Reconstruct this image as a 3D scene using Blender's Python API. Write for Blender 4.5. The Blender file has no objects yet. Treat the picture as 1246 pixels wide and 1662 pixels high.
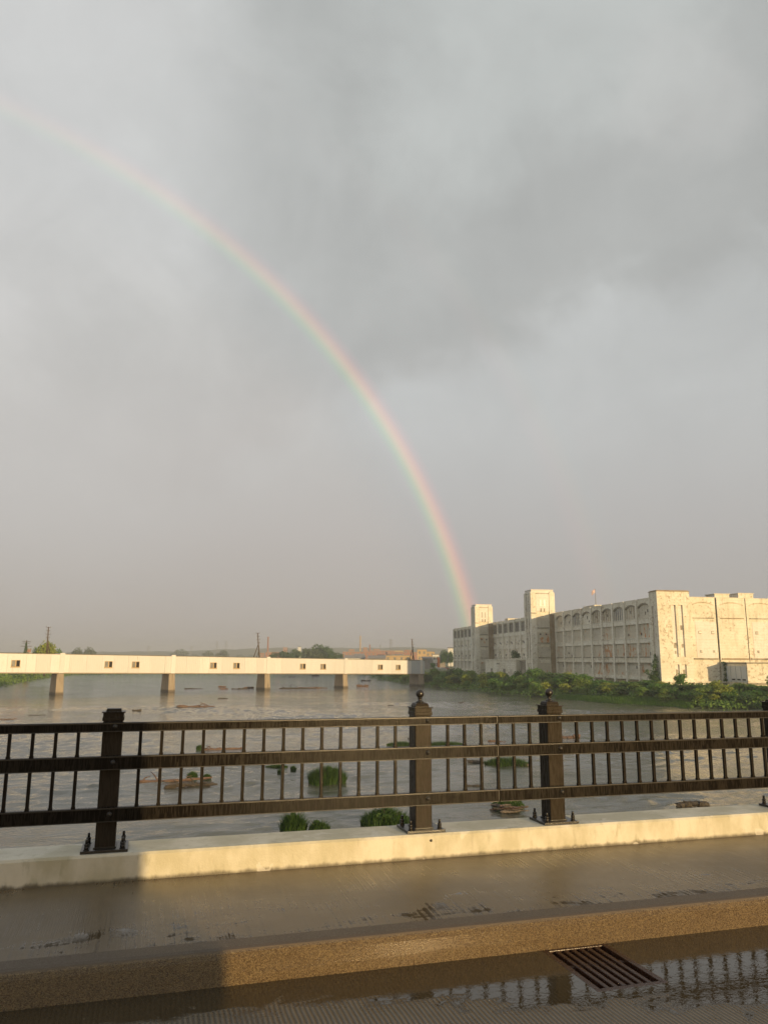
# river bridge view with rainbow
import bpy, bmesh, math, random
import numpy as np
from mathutils import Vector, Matrix

sc = bpy.context.scene
COL = sc.collection
RAD = math.radians

# ---------------------------------------------------------------- camera
EYE = Vector((0, 0, 1.7))
FPX, PW, PH = 1251.0, 1246.0, 1662.0
YAW, PITCH, ROLL = RAD(16.6), RAD(10.87), RAD(0.22)
_f = Vector((math.sin(YAW) * math.cos(PITCH), math.cos(YAW) * math.cos(PITCH), math.sin(PITCH)))
_r0 = Vector((math.cos(YAW), -math.sin(YAW), 0))
_u0 = _r0.cross(_f)
_r = _r0 * math.cos(ROLL) + _u0 * math.sin(ROLL)
_u = _u0 * math.cos(ROLL) - _r0 * math.sin(ROLL)
cam_d = bpy.data.cameras.new("camera")
cam = bpy.data.objects.new("camera", cam_d)
COL.objects.link(cam)
cam.matrix_world = Matrix(((_r.x, _u.x, -_f.x, EYE.x), (_r.y, _u.y, -_f.y, EYE.y), (_r.z, _u.z, -_f.z, EYE.z), (0, 0, 0, 1)))
cam_d.sensor_fit = 'VERTICAL'
cam_d.sensor_height = 24.0
cam_d.sensor_width = 18.0
cam_d.lens = 24.0 * FPX / PH
cam_d.clip_start = 0.05
cam_d.clip_end = 20000
sc.camera = cam

# ---------------------------------------------------------------- light
SUN_AZ, SUN_EL = RAD(162.1), RAD(6.8)          # clockwise from +Y, above the horizon
SUN_STRENGTH = 5.0
SKY_GAIN = 1.0
HAZE_DENSITY = 0.00050
sun_dir = Vector((math.sin(SUN_AZ) * math.cos(SUN_EL), math.cos(SUN_AZ) * math.cos(SUN_EL), math.sin(SUN_EL)))
ANTI = -sun_dir
sun_d = bpy.data.lights.new("sun", 'SUN')
sun_d.energy = SUN_STRENGTH
sun_d.angle = RAD(0.5)
sun_d.color = (1.0, 0.71, 0.35)
sun = bpy.data.objects.new("sun", sun_d)
COL.objects.link(sun)
sun.rotation_euler = sun_dir.to_track_quat('Z', 'Y').to_euler()
sun.location = (40, -120, 40)

sc.view_settings.view_transform = 'Standard'
sc.view_settings.look = 'None'
sc.view_settings.gamma = 1.0
sc.view_settings.use_curve_mapping = False
sc.view_settings.exposure = 0.0
sc.render.engine = 'CYCLES'
sc.cycles.use_denoising = True
sc.cycles.max_bounces = 6
sc.cycles.diffuse_bounces = 3
sc.cycles.glossy_bounces = 3
sc.cycles.transparent_max_bounces = 16
sc.cycles.volume_bounces = 1
sc.cycles.caustics_reflective = False
sc.cycles.caustics_refractive = False


def ray(px, py):
    d = _f + _r * ((px - PW / 2) / FPX) - _u * ((py - PH / 2) / FPX)
    return d


def at_depth(px, py, depth):
    return EYE + ray(px, py) * depth


def on_level(px, py, z):
    d = ray(px, py)
    return EYE + d * ((z - EYE.z) / d.z)


# ---------------------------------------------------------------- node helper
class NT:
    def __init__(s, tree):
        s.t = tree
        s.t.nodes.clear()

    def n(s, kind, **kw):
        nd = s.t.nodes.new(kind)
        for k, v in kw.items():
            if k.startswith('i_'):
                key = k[2:]
                key = int(key) if key.isdigit() else key.replace('_', ' ')
                s.put(nd.inputs[key], v)
            else:
                setattr(nd, k, v)
        return nd

    def put(s, sock, v):
        if isinstance(v, bpy.types.NodeSocket):
            s.t.links.new(v, sock)
        elif v is not None:
            if sock.type == 'RGBA' and isinstance(v, (tuple, list)) and len(v) == 3:
                v = (*v, 1)
            sock.default_value = v

    def math(s, op, a, b=None, c=None, clamp=False):
        nd = s.t.nodes.new('ShaderNodeMath')
        nd.operation = op
        nd.use_clamp = clamp
        for i, v in enumerate((a, b, c)):
            if v is not None:
                s.put(nd.inputs[i], v)
        return nd.outputs[0]

    def vmath(s, op, a, b=None, out=0):
        nd = s.t.nodes.new('ShaderNodeVectorMath')
        nd.operation = op
        s.put(nd.inputs[0], a)
        if b is not None:
            s.put(nd.inputs[1], b)
        return nd.outputs[out]

    def mix(s, fac, a, b, mode='MIX'):
        nd = s.t.nodes.new('ShaderNodeMix')
        nd.data_type = 'RGBA'
        nd.blend_type = mode
        s.put(nd.inputs[0], fac)
        s.put(nd.inputs[6], a)
        s.put(nd.inputs[7], b)
        return nd.outputs[2]

    def smooth(s, v, lo, hi):
        nd = s.t.nodes.new('ShaderNodeMapRange')
        nd.interpolation_type = 'SMOOTHSTEP'
        s.put(nd.inputs[0], v)
        nd.inputs[1].default_value = lo
        nd.inputs[2].default_value = hi
        return nd.outputs[0]

    def ramp(s, v, stops, interp='LINEAR'):
        nd = s.t.nodes.new('ShaderNodeValToRGB')
        cr = nd.color_ramp
        cr.interpolation = interp
        while len(cr.elements) < len(stops):
            cr.elements.new(0.5)
        for e, (p, c) in zip(cr.elements, stops):
            e.position = p
            e.color = (*c, 1) if len(c) == 3 else c
        s.put(nd.inputs[0], v)
        return nd.outputs[0]

    def noise(s, vec, scale=1.0, detail=4, rough=0.5, dist=0.0, stretch=None):
        if stretch is not None:
            vec = s.vmath('MULTIPLY', vec, stretch)
        nd = s.t.nodes.new('ShaderNodeTexNoise')
        s.put(nd.inputs['Vector'], vec)
        nd.inputs['Scale'].default_value = scale
        nd.inputs['Detail'].default_value = detail
        nd.inputs['Roughness'].default_value = rough
        nd.inputs['Distortion'].default_value = dist
        return nd.outputs[0]

    def bump(s, height, strength=0.3, distance=0.02, normal=None):
        nd = s.t.nodes.new('ShaderNodeBump')
        nd.inputs['Strength'].default_value = strength
        nd.inputs['Distance'].default_value = distance
        s.put(nd.inputs['Height'], height)
        if normal is not None:
            s.put(nd.inputs['Normal'], normal)
        return nd.outputs[0]


def new_mat(name):
    m = bpy.data.materials.new(name)
    m.use_nodes = True
    return m, NT(m.node_tree)


def finish(nt, color, rough=0.6, bump=None, metallic=0.0, spec=0.5, ior=None, coat=None, trans=None):
    b = nt.n('ShaderNodeBsdfPrincipled')
    nt.put(b.inputs['Base Color'], color)
    nt.put(b.inputs['Roughness'], rough)
    nt.put(b.inputs['Metallic'], metallic)
    nt.put(b.inputs['Specular IOR Level'], spec)
    if ior:
        b.inputs['IOR'].default_value = ior
    if coat is not None:
        nt.put(b.inputs['Coat Weight'], coat)
        b.inputs['Coat Roughness'].default_value = 0.12
    if bump is not None:
        nt.put(b.inputs['Normal'], bump)
    sh = b.outputs[0]
    if trans is not None:
        tr = nt.n('ShaderNodeBsdfTranslucent')
        nt.put(tr.inputs[0], color)
        mx = nt.n('ShaderNodeMixShader')
        mx.inputs[0].default_value = trans
        nt.t.links.new(sh, mx.inputs[1])
        nt.t.links.new(tr.outputs[0], mx.inputs[2])
        sh = mx.outputs[0]
    o = nt.n('ShaderNodeOutputMaterial')
    nt.t.links.new(sh, o.inputs['Surface'])
    return b


def pos(nt):
    return nt.n('ShaderNodeNewGeometry').outputs['Position']


# ---------------------------------------------------------------- world sky
world = bpy.data.worlds.new("World")
sc.world = world
world.use_nodes = True
w = NT(world.node_tree)
gen = w.n('ShaderNodeTexCoord').outputs['Generated']
sky = w.n('ShaderNodeTexSky')
sky.sky_type = 'NISHITA'
sky.sun_disc = False
sky.sun_elevation = SUN_EL
sky.sun_rotation = SUN_AZ
sky.air_density = 1.0
sky.dust_density = 2.0
sep = w.n('ShaderNodeSeparateXYZ', i_0=gen)
zz = sep.outputs[2]
base = w.ramp(zz, [(0.0, (.395, .375, .358)), (0.05, (.440, .416, .400)), (0.16, (.490, .472, .460)), (0.30, (.515, .508, .497)),
                   (0.45, (.515, .524, .514)), (0.75, (.515, .538, .530)), (1.0, (.50, .525, .52))])


def pdir(px, py):
    return ray(px, py).normalized()


# soft structure of the storm cloud: big ragged edges follow great circles through real sky directions
warp = w.noise(gen, 2.3, 7, 0.56, 0.35)
warp_c = w.math('SUBTRACT', warp, 0.5)
fine = w.noise(gen, 7.0, 6, 0.55, 0.4)
fine_c = w.math('SUBTRACT', fine, 0.5)
broad = w.noise(gen, 1.15, 3, 0.5, 0.2)
broad_c = w.math('SUBTRACT', broad, 0.5)


def edge(p1, p2, amp, lo, hi, famp=0.05):
    n = pdir(*p1).cross(pdir(*p2)).normalized()
    d = w.vmath('DOT_PRODUCT', gen, tuple(n), out=1)
    d = w.math('MULTIPLY_ADD', warp_c, amp, d)
    d = w.math('MULTIPLY_ADD', fine_c, famp, d)
    return w.smooth(d, lo, hi)


def spot(p, deg, amp=0.12):
    c = pdir(*p)
    d = w.vmath('DOT_PRODUCT', gen, tuple(c), out=1)
    d = w.math('MULTIPLY_ADD', warp_c, amp, d)
    return w.smooth(d, math.cos(RAD(deg)), math.cos(RAD(deg * 0.25)))


col = base
# lighter clear slope below the cloud base on the right
e1 = edge((600, 610), (1246, 330), 0.22, -0.025, 0.058, 0.17)
e1b = w.math('MULTIPLY', e1, w.smooth(zz, 0.12, 0.34))
dark = w.math('SUBTRACT', 1.0, e1)
dark = w.math('MULTIPLY', dark, w.smooth(zz, 0.26, 0.42))
dark = w.math('MULTIPLY', dark, spot((640, 250), 52, 0.18))
col = w.mix(w.math('MULTIPLY', dark, 0.50), col, (.415, .424, .412))
col = w.mix(w.math('MULTIPLY', e1b, 0.55), col, (.555, .575, .572))
# brighter left flank and openings
left = spot((-90, 90), 21, 0.16)
col = w.mix(w.math('MULTIPLY', left, 0.78), col, (.68, .685, .68))
flank = w.smooth(w.vmath('DOT_PRODUCT', gen, tuple(Vector((-.93, .15, .33)).normalized()), out=1), .45, 1.0)
col = w.mix(w.math('MULTIPLY', flank, 0.6), col, (.72, .72, .705))
low_left = spot((40, 520), 24, 0.14)
col = w.mix(w.math('MULTIPLY', low_left, 0.5), col, (.585, .59, .582))
op1 = spot((830, 10), 14, 0.14)
col = w.mix(w.math('MULTIPLY', op1, 0.45), col, (.60, .63, .615))
op2 = spot((1120, 225), 6, 0.04)
col = w.mix(w.math('MULTIPLY', op2, 0.35), col, (.58, .58, .565))
op3 = spot((400, 190), 8, 0.06)
col = w.mix(w.math('MULTIPLY', op3, 0.3), col, (.57, .585, .575))
# wisps
wisp = w.math('MULTIPLY_ADD', fine_c, 0.30, 1.0)
wisp = w.math('MULTIPLY_ADD', broad_c, 0.22, wisp)
wisp = w.math('MULTIPLY_ADD', warp_c, 0.30, wisp)
amt = w.math('MULTIPLY', w.smooth(zz, 0.10, 0.42), 1.0)
wcol = w.n('ShaderNodeCombineXYZ', i_0=wisp, i_1=wisp, i_2=wisp).outputs[0]
col = w.mix(amt, col, w.mix(1.0, col, wcol, 'MULTIPLY'))
# drops inside the bow send light back: the sky within 42 degrees of the antisolar point is paler and warmer
dA = w.vmath('DOT_PRODUCT', gen, tuple(ANTI), out=1)
inside = w.math('MULTIPLY', w.smooth(dA, math.cos(RAD(41.6)), math.cos(RAD(36))), w.smooth(zz, 0.62, 0.25))
col = w.mix(w.math('MULTIPLY', inside, 0.5), col, w.mix(1.0, col, (1.12, 1.06, 1.02), 'MULTIPLY'))
# the opening in the clouds the low sun shines through
glow = w.smooth(w.vmath('DOT_PRODUCT', gen, tuple(sun_dir), out=1), 0.35, 0.98)
skyc = w.mix(1.0, sky.outputs[0], (.10, .10, .10), 'MULTIPLY')
col = w.mix(w.math('MULTIPLY_ADD', glow, 0.50, 0.06), col, skyc)
below = w.smooth(zz, 0.0, -0.05)
col = w.mix(below, col, (.30, .28, .25))
bg = w.n('ShaderNodeBackground', i_0=col, i_1=SKY_GAIN)
wo = w.n('ShaderNodeOutputWorld', i_0=bg.outputs[0])

# ---------------------------------------------------------------- object helpers
def tag(o, label=None, cat=None, group=None, kind=None):
    if label:
        o['label'] = label
    if cat:
        o['category'] = cat
    if group:
        o['group'] = group
    if kind:
        o['kind'] = kind
    return o


def empty(name, loc=(0, 0, 0), rz=0.0):
    o = bpy.data.objects.new(name, None)
    COL.objects.link(o)
    o.location = loc
    o.rotation_euler = (0, 0, rz)
    o.empty_display_size = 0.2
    return o


def link_mesh(name, me, parent=None, loc=(0, 0, 0), rot=(0, 0, 0), scale=(1, 1, 1)):
    o = bpy.data.objects.new(name, me)
    COL.objects.link(o)
    o.location, o.rotation_euler, o.scale = loc, rot, scale
    if parent is not None:
        o.parent = parent
    return o


def copy_tree(o, parent=None):
    c = o.copy()
    COL.objects.link(c)
    c.parent = parent
    for ch in list(o.children):
        copy_tree(ch, c)
    return c


class MB:
    """collects shapes for one mesh"""

    def __init__(s):
        s.bm = bmesh.new()

    def box(s, x0, y0, z0, x1, y1, z1, bev=0.0, m=0):
        g = bmesh.ops.create_cube(s.bm, size=1.0)
        vs = g['verts']
        for v in vs:
            v.co = Vector(((x0 + x1) / 2 + v.co.x * (x1 - x0), (y0 + y1) / 2 + v.co.y * (y1 - y0), (z0 + z1) / 2 + v.co.z * (z1 - z0)))
        fs = set(f for v in vs for f in v.link_faces)
        for f in fs:
            f.material_index = m
        if bev > 0:
            es = list(set(e for v in vs for e in v.link_edges))
            r = bmesh.ops.bevel(s.bm, geom=es, offset=bev, segments=2, affect='EDGES', profile=0.6)
            for f in r['faces']:
                f.material_index = m
        return s

    def frustum(s, cx, cy, z0, z1, w0, d0, w1, d1, m=0, tx=0, ty=0):
        v = [s.bm.verts.new((cx + a * w0 / 2, cy + b * d0 / 2, z0)) for a, b in ((-1, -1), (1, -1), (1, 1), (-1, 1))]
        u = [s.bm.verts.new((cx + tx + a * w1 / 2, cy + ty + b * d1 / 2, z1)) for a, b in ((-1, -1), (1, -1), (1, 1), (-1, 1))]
        fs = [s.bm.faces.new(v[::-1]), s.bm.faces.new(u)]
        for i in range(4):
            j = (i + 1) % 4
            fs.append(s.bm.faces.new((v[i], v[j], u[j], u[i])))
        for f in fs:
            f.material_index = m
        return s

    def tube(s, pts, radii, seg=8, m=0, cap=True, smooth=True):
        rings = []
        pts = [Vector(p) for p in pts]
        for i, p in enumerate(pts):
            t = (pts[min(i + 1, len(pts) - 1)] - pts[max(i - 1, 0)])
            if t.length < 1e-9:
                t = Vector((0, 0, 1))
            t.normalize()
            a = t.cross(Vector((0, 0, 1)) if abs(t.z) < 0.9 else Vector((1, 0, 0))).normalized()
            b = t.cross(a)
            r = radii[i] if hasattr(radii, '__len__') else radii
            rings.append([s.bm.verts.new(p + (a * math.cos(k * 2 * math.pi / seg) + b * math.sin(k * 2 * math.pi / seg)) * r) for k in range(seg)])
        for i in range(len(rings) - 1):
            for k in range(seg):
                f = s.bm.faces.new((rings[i][k], rings[i][(k + 1) % seg], rings[i + 1][(k + 1) % seg], rings[i + 1][k]))
                f.smooth = smooth
                f.material_index = m
        if cap:
            for rg in (rings[0][::-1], rings[-1]):
                try:
                    f = s.bm.faces.new(rg)
                    f.material_index = m
                except ValueError:
                    pass
        return s

    def lathe(s, cx, cy, prof, seg=16, m=0):
        rings = [[s.bm.verts.new((cx + r * math.cos(k * 2 * math.pi / seg), cy + r * math.sin(k * 2 * math.pi / seg), z)) for k in range(seg)] for r, z in prof]
        for i in range(len(rings) - 1):
            for k in range(seg):
                f = s.bm.faces.new((rings[i][k], rings[i][(k + 1) % seg], rings[i + 1][(k + 1) % seg], rings[i + 1][k]))
                f.smooth = True
                f.material_index = m
        s.bm.faces.new(rings[0][::-1])
        s.bm.faces.new(rings[-1])
        return s

    def poly(s, pts, m=0):
        f = s.bm.faces.new([s.bm.verts.new(p) for p in pts])
        f.material_index = m
        return s

    def prism(s, pts2, axis, a0, a1, m=0):
        """extrude a polygon; axis 'x': pts are (y,z); 'y': pts are (x,z)"""
        def mk(p, a):
            return (a, p[0], p[1]) if axis == 'x' else (p[0], a, p[1])
        A = [s.bm.verts.new(mk(p, a0)) for p in pts2]
        B = [s.bm.verts.new(mk(p, a1)) for p in pts2]
        n = len(A)
        fs = [s.bm.faces.new(A), s.bm.faces.new(B[::-1])]
        for i in range(n):
            fs.append(s.bm.faces.new((A[i], B[i], B[(i + 1) % n], A[(i + 1) % n])))
        for f in fs:
            f.material_index = m
        return s

    def mesh(s, name, mats):
        bmesh.ops.recalc_face_normals(s.bm, faces=s.bm.faces[:])
        me = bpy.data.meshes.new(name)
        s.bm.to_mesh(me)
        s.bm.free()
        for m in (mats if isinstance(mats, (list, tuple)) else [mats]):
            me.materials.append(m)
        return me

    def build(s, name, mats, parent=None, **kw):
        return link_mesh(name, s.mesh(name, mats), parent, **kw)


def pydata(name, verts, faces, mat, parent=None, smooth=False, **kw):
    me = bpy.data.meshes.new(name)
    me.from_pydata(verts, [], faces)
    me.materials.append(mat)
    if smooth:
        me.polygons.foreach_set('use_smooth', [True] * len(me.polygons))
    me.update()
    return link_mesh(name, me, parent, **kw)


# ---------------------------------------------------------------- materials
M = {}


def make_materials():
    # dark bronze railing paint: wet, with black runs of water over a dry film of dust
    def bronze(name, streak, ca, cb):
        m, t = new_mat(name)
        p = pos(t)
        n1 = t.noise(p, 1.0, 4, 0.55, 0.35, stretch=(105, 105, 9))
        n2 = t.noise(p, 9.0, 4, 0.6)
        n3 = t.noise(p, 1.0, 3, 0.5, stretch=(9, 9, 2))
        sel = t.math('MULTIPLY_ADD', n3, 0.35, n1)
        st = t.smooth(sel, 0.655, 0.70)
        c = t.mix(n2, ca, cb)
        c = t.mix(t.math('MULTIPLY', st, streak), c, (.006, .005, .004))
        rr = t.math('MULTIPLY_ADD', st, -0.10, 0.285)
        rr = t.math('MULTIPLY_ADD', n2, 0.05, rr)
        hn = t.noise(p, 160, 3, 0.6)
        h = t.math('MULTIPLY_ADD', st, 0.5, hn)
        finish(t, c, rr, t.bump(h, 0.08, 0.0010), spec=0.07)
        return m
    M['rail'] = bronze('bronze_paint_with_runs', 0.92, (.013, .0105, .0082), (.022, .0178, .0135))
    M['bar'] = bronze('bronze_paint_bars', 0.3, (.013, .0108, .0084), (.024, .0192, .0145))
    M['post'] = bronze('bronze_paint', 0.22, (.026, .021, .0155), (.044, .035, .026))

    m, t = new_mat('black_iron')
    p = pos(t)
    n = t.noise(p, 40, 4, 0.6)
    finish(t, t.mix(n, (.010, .009, .008), (.030, .025, .020)), t.math('MULTIPLY_ADD', n, 0.25, 0.2), t.bump(n, 0.3, 0.002))
    M['iron'] = m

    m, t = new_mat('rusty_grate_iron')
    p = pos(t)
    n = t.noise(p, 22, 5, 0.6)
    finish(t, t.mix(n, (.022, .010, .007), (.060, .026, .014)), t.math('MULTIPLY_ADD', n, 0.3, 0.12), t.bump(t.noise(p, 90, 4), 0.3, 0.003))
    M['grate'] = m

    # cream painted concrete
    m, t = new_mat('cream_concrete')
    p = pos(t)
    n1 = t.noise(p, 3.0, 5, 0.6, stretch=(1, 1, .6))
    n2 = t.noise(p, 14.0, 5, 0.65, stretch=(1, 1, .35))
    n3 = t.noise(p, 70, 4, 0.6)
    c = t.mix(t.smooth(n1, .38, .66), (.47, .43, .30), (.66, .615, .50))
    c = t.mix(t.math('MULTIPLY', t.smooth(n2, .54, .72), .6), c, (.36, .33, .21))
    c = t.mix(t.math('MULTIPLY', t.smooth(t.noise(p, 1, 5, .65, .2, stretch=(9, 9, .8)), .60, .72), .45), c, (.24, .20, .13))
    zc = t.n('ShaderNodeSeparateXYZ', i_0=p).outputs[2]
    grime = t.math('MULTIPLY', t.smooth(t.math('MULTIPLY_ADD', n2, -0.05, zc), .222, .190), .9)
    c = t.mix(grime, c, (.09, .075, .05))
    flake = t.smooth(t.noise(p, 5.5, 3, .5, .4), .64, .67)
    c = t.mix(t.math('MULTIPLY', flake, .55), c, (.68, .64, .55))
    finish(t, c, t.math('MULTIPLY_ADD', n1, .3, .38), t.bump(t.math('ADD', n3, n2), .25, .006))
    M['parapet'] = m

    # wet broom-finished pavement
    m, t = new_mat('wet_pavement')
    p = pos(t)
    sp = t.n('ShaderNodeSeparateXYZ', i_0=p)
    x, y = sp.outputs[0], sp.outputs[1]
    br = t.noise(p, 1, 3, .6, stretch=(130, 3.0, 1))
    br2 = t.noise(p, 1, 3, .6, stretch=(46, 1.2, 1))
    big = t.noise(p, 1.3, 4, .55, .3)
    mid = t.noise(p, 9, 5, .62)
    fine_ = t.noise(p, 120, 3, .6)
    pud = t.noise(p, 1, 5, .62, .5, stretch=(2.2, 4.6, 1))
    near_kerb = t.smooth(y, 5.35, 4.75)
    wet = t.smooth(t.math('MULTIPLY_ADD', near_kerb, .13, t.math('MULTIPLY_ADD', br2, .34, pud)), .80, .93)
    br3 = t.noise(p, 1, 2, .5, stretch=(21, .8, 1))
    c = t.mix(mid, (.120, .086, .048), (.185, .138, .080))
    c = t.mix(t.math('MULTIPLY', t.smooth(big, .4, .65), .30), c, (.060, .043, .025))
    patch = t.smooth(t.noise(p, 1.0, 4, .6, .4, stretch=(1.6, 2.6, 1)), .36, .66)
    lines = t.math('MULTIPLY_ADD', br3, .25, t.math('MULTIPLY', br2, .75))
    c = t.mix(t.math('MULTIPLY', t.smooth(lines, .50, .64), t.math('MULTIPLY_ADD', patch, .34, .14)), c, (.030, .021, .012))
    c = t.mix(t.math('MULTIPLY', wet, .55), c, (.040, .030, .017))
    film = t.noise(p, 1, 3, .5, .2, stretch=(.9, 1.6, 1))
    rr = t.math('MULTIPLY_ADD', mid, .18, t.math('MULTIPLY_ADD', t.smooth(film, .30, .70), -.10, .30))
    rr = t.math('MULTIPLY_ADD', t.math('MULTIPLY', t.smooth(lines, .46, .60), patch), -.10, rr)
    rr = t.math('MULTIPLY', rr, t.math('MULTIPLY_ADD', wet, -.75, 1.0))
    h = t.math('MULTIPLY_ADD', br2, .8, br)
    h = t.math('MULTIPLY', h, t.math('MULTIPLY_ADD', patch, .8, .25))
    h = t.math('MULTIPLY_ADD', mid, .8, h)
    h = t.math('MULTIPLY_ADD', fine_, .8, h)
    h = t.math('SUBTRACT', h, 1.55)
    h = t.math('MULTIPLY', h, t.math('MULTIPLY_ADD', wet, -.9, 1.0))
    finish(t, c, rr, t.bump(h, .38, .0045), spec=.6)
    M['pavement'] = m

    # exposed-aggregate kerb
    m, t = new_mat('aggregate_kerb')
    p = pos(t)
    vo = t.n('ShaderNodeTexVoronoi', i_Vector=p, i_Scale=240.0)
    vcol, vd = vo.outputs['Color'], vo.outputs['Distance']
    g = t.n('ShaderNodeSeparateColor', i_0=vcol).outputs[0]
    n1 = t.noise(p, 5, 4, .6)
    c = t.ramp(g, [(0, (.085, .051, .018)), (.35, (.150, .094, .034)), (.7, (.225, .148, .056)), (1, (.36, .265, .125))])
    c = t.mix(t.math('MULTIPLY', n1, .4), c, (.075, .050, .025))
    sp = t.n('ShaderNodeSeparateXYZ', i_0=p)
    top = t.smooth(sp.outputs[2], .150, .166)
    c = t.mix(top, c, t.mix(n1, (.065, .045, .026), (.10, .070, .040)))
    h = t.math('MULTIPLY', vd, -1.0)
    h = t.math('MULTIPLY_ADD', g, .35, h)
    h = t.math('MULTIPLY', h, t.math('MULTIPLY_ADD', top, -.75, 1.0))
    finish(t, c, t.math('MULTIPLY_ADD', top, .2, t.math('MULTIPLY_ADD', g, .35, .18)), t.bump(h, 1.0, .006), spec=.7, coat=t.math('MULTIPLY_ADD', top, -.22, .22))
    M['kerb'] = m

    # tined concrete road with standing water in the gutter
    m, t = new_mat('wet_tined_road')
    p = pos(t)
    sp = t.n('ShaderNodeSeparateXYZ', i_0=p)
    x, y = sp.outputs[0], sp.outputs[1]
    mid = t.noise(p, 8, 5, .6)
    fine_ = t.noise(p, 110, 3, .6)
    wob = t.noise(p, 1.0, 3, .5, stretch=(1.2, 2.5, 1))
    xx = t.math('MULTIPLY_ADD', wob, .02, x)
    tine = t.math('SINE', t.math('MULTIPLY', xx, 2 * math.pi / .0245))
    tine01 = t.math('MULTIPLY_ADD', tine, .5, .5)
    lim = t.math('MULTIPLY_ADD', t.smooth(x, 2.2, 3.0), -.26, t.math('MULTIPLY_ADD', t.smooth(x, .9, 2.3), -.40, 4.19))
    edge_ = t.math('SUBTRACT', y, lim)
    edge_ = t.math('MULTIPLY_ADD', t.math('SUBTRACT', t.noise(p, 1, 5, .6, .6, stretch=(4, 7, 1)), .5), .80, edge_)
    fl = t.smooth(edge_, -.05, .07)
    ripple = t.noise(p, 1, 3, .55, 1.2, stretch=(17, 24, 1))
    c = t.mix(mid, (.120, .097, .065), (.185, .152, .106))
    c = t.mix(t.math('MULTIPLY', t.smooth(tine01, .55, .15), .65), c, (.030, .023, .014))
    c = t.mix(t.math('MULTIPLY', fl, .85), c, (.042, .029, .013))
    rr = t.math('MULTIPLY_ADD', mid, .2, .20)
    rr = t.mix(fl, rr, t.math('MULTIPLY', mid, .03))
    hd = t.math('SUBTRACT', t.math('MULTIPLY_ADD', fine_, .4, tine01), .7)
    hd = t.math('MULTIPLY', hd, t.math('SUBTRACT', 1.0, fl))
    b1 = t.bump(hd, .8, .006)
    b2 = t.bump(t.math('MULTIPLY', ripple, fl), .10, .006, b1)
    finish(t, c, rr, b2, spec=.55)
    M['road'] = m

    m, t = new_mat('old_concrete')
    p = pos(t)
    n1 = t.noise(p, .9, 6, .62, stretch=(1, 1, .5))
    n2 = t.noise(p, 1.0, 5, .6, stretch=(2.2, 2.2, .25))
    c = t.mix(n1, (.24, .19, .135), (.40, .33, .245))
    c = t.mix(t.math('MULTIPLY', t.smooth(n2, .52, .72), .6), c, (.13, .10, .07))
    zc = t.n('ShaderNodeSeparateXYZ', i_0=p).outputs[2]
    c = t.mix(t.math('MULTIPLY', t.smooth(zc, -5.5, -6.1), .8), c, (.07, .055, .035))
    finish(t, c, .8, t.bump(n1, .4, .1))
    M['pier'] = m

    # peeling white paint over concrete; seen a hundred metres and more away
    def peel(name, a, b, stain, peelc, amt=1.0):
        m, t = new_mat(name)
        p = pos(t)
        n1 = t.noise(p, .30, 7, .62, .4)
        n2 = t.noise(p, 1.0, 6, .62, .2, stretch=(.9, .9, .10))
        n3 = t.noise(p, 1.7, 6, .72)
        n4 = t.noise(p, .10, 3, .5)
        c = t.mix(t.smooth(n1, .36, .66), a, b)
        c = t.mix(t.math('MULTIPLY', t.smooth(n2, .52, .72), .60 * amt), c, stain)
        sel = t.math('MULTIPLY_ADD', n4, .35, n3)
        c = t.mix(t.math('MULTIPLY', t.smooth(sel, .72, .80), .75 * amt), c, peelc)
        zc = t.n('ShaderNodeSeparateXYZ', i_0=p).outputs[2]
        wv = t.math('SINE', t.math('MULTIPLY', zc, 2 * math.pi / .62))
        c = t.mix(t.math('MULTIPLY', t.math('MULTIPLY', t.smooth(wv, .90, .99), t.smooth(n1, .35, .6)), .30), c, peelc)
        finish(t, c, .75, t.bump(t.math('ADD', n3, n2), .25, .06), spec=.3)
        return m
    M['fpaint'] = peel('peeling_white_paint', (.68, .63, .50), (.80, .76, .65), (.42, .36, .26), (.38, .29, .19))
    M['fpaint2'] = peel('white_paint_pilaster', (.72, .68, .57), (.82, .79, .69), (.48, .43, .34), (.42, .34, .25), .8)
    M['finfill'] = peel('grey_infill', (.55, .51, .42), (.64, .60, .50), (.40, .34, .25), (.40, .33, .24), .9)
    M['fbrown'] = peel('brown_stained_wall', (.26, .19, .11), (.42, .34, .23), (.16, .11, .07), (.20, .13, .08), 1.0)
    M['fstain'] = peel('stained_paint', (.44, .35, .22), (.66, .60, .48), (.30, .22, .13), (.24, .17, .10), 1.2)
    M['fledge'] = peel('grimy_ledge', (.24, .21, .16), (.40, .36, .28), (.08, .07, .05), (.10, .08, .06), 1.0)
    M['fcream'] = peel('cream_patched_panel', (.74, .68, .62), (.80, .75, .70), (.62, .55, .47), (.55, .45, .36), .5)
    m, t = new_mat('rusty_infill')
    p = pos(t)
    n1 = t.noise(p, .6, 6, .62)
    n2 = t.noise(p, 1.0, 6, .7, .3, stretch=(1, 1, .55))
    n4 = t.noise(p, .13, 3, .5)
    c = t.mix(n1, (.52, .47, .37), (.63, .58, .47))
    c = t.mix(t.math('MULTIPLY', t.smooth(t.math('MULTIPLY_ADD', n4, .5, n2), .78, .88), .9), c, (.50, .20, .05))
    n5 = t.noise(p, 1.0, 5, .6, stretch=(1.5, 1.5, .12))
    c = t.mix(t.math('MULTIPLY', t.smooth(n5, .54, .74), .4), c, (.28, .22, .15))
    finish(t, c, .75, spec=.3)
    M['frust'] = m
    m, t = new_mat('dim_glass')
    p = pos(t)
    n = t.noise(p, 1.2, 3, .5)
    finish(t, t.mix(n, (.12, .12, .105), (.34, .33, .30)), .25)
    M['glass'] = m
    m, t = new_mat('dark_opening')
    finish(t, (.025, .022, .018), .9, spec=.2)
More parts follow.
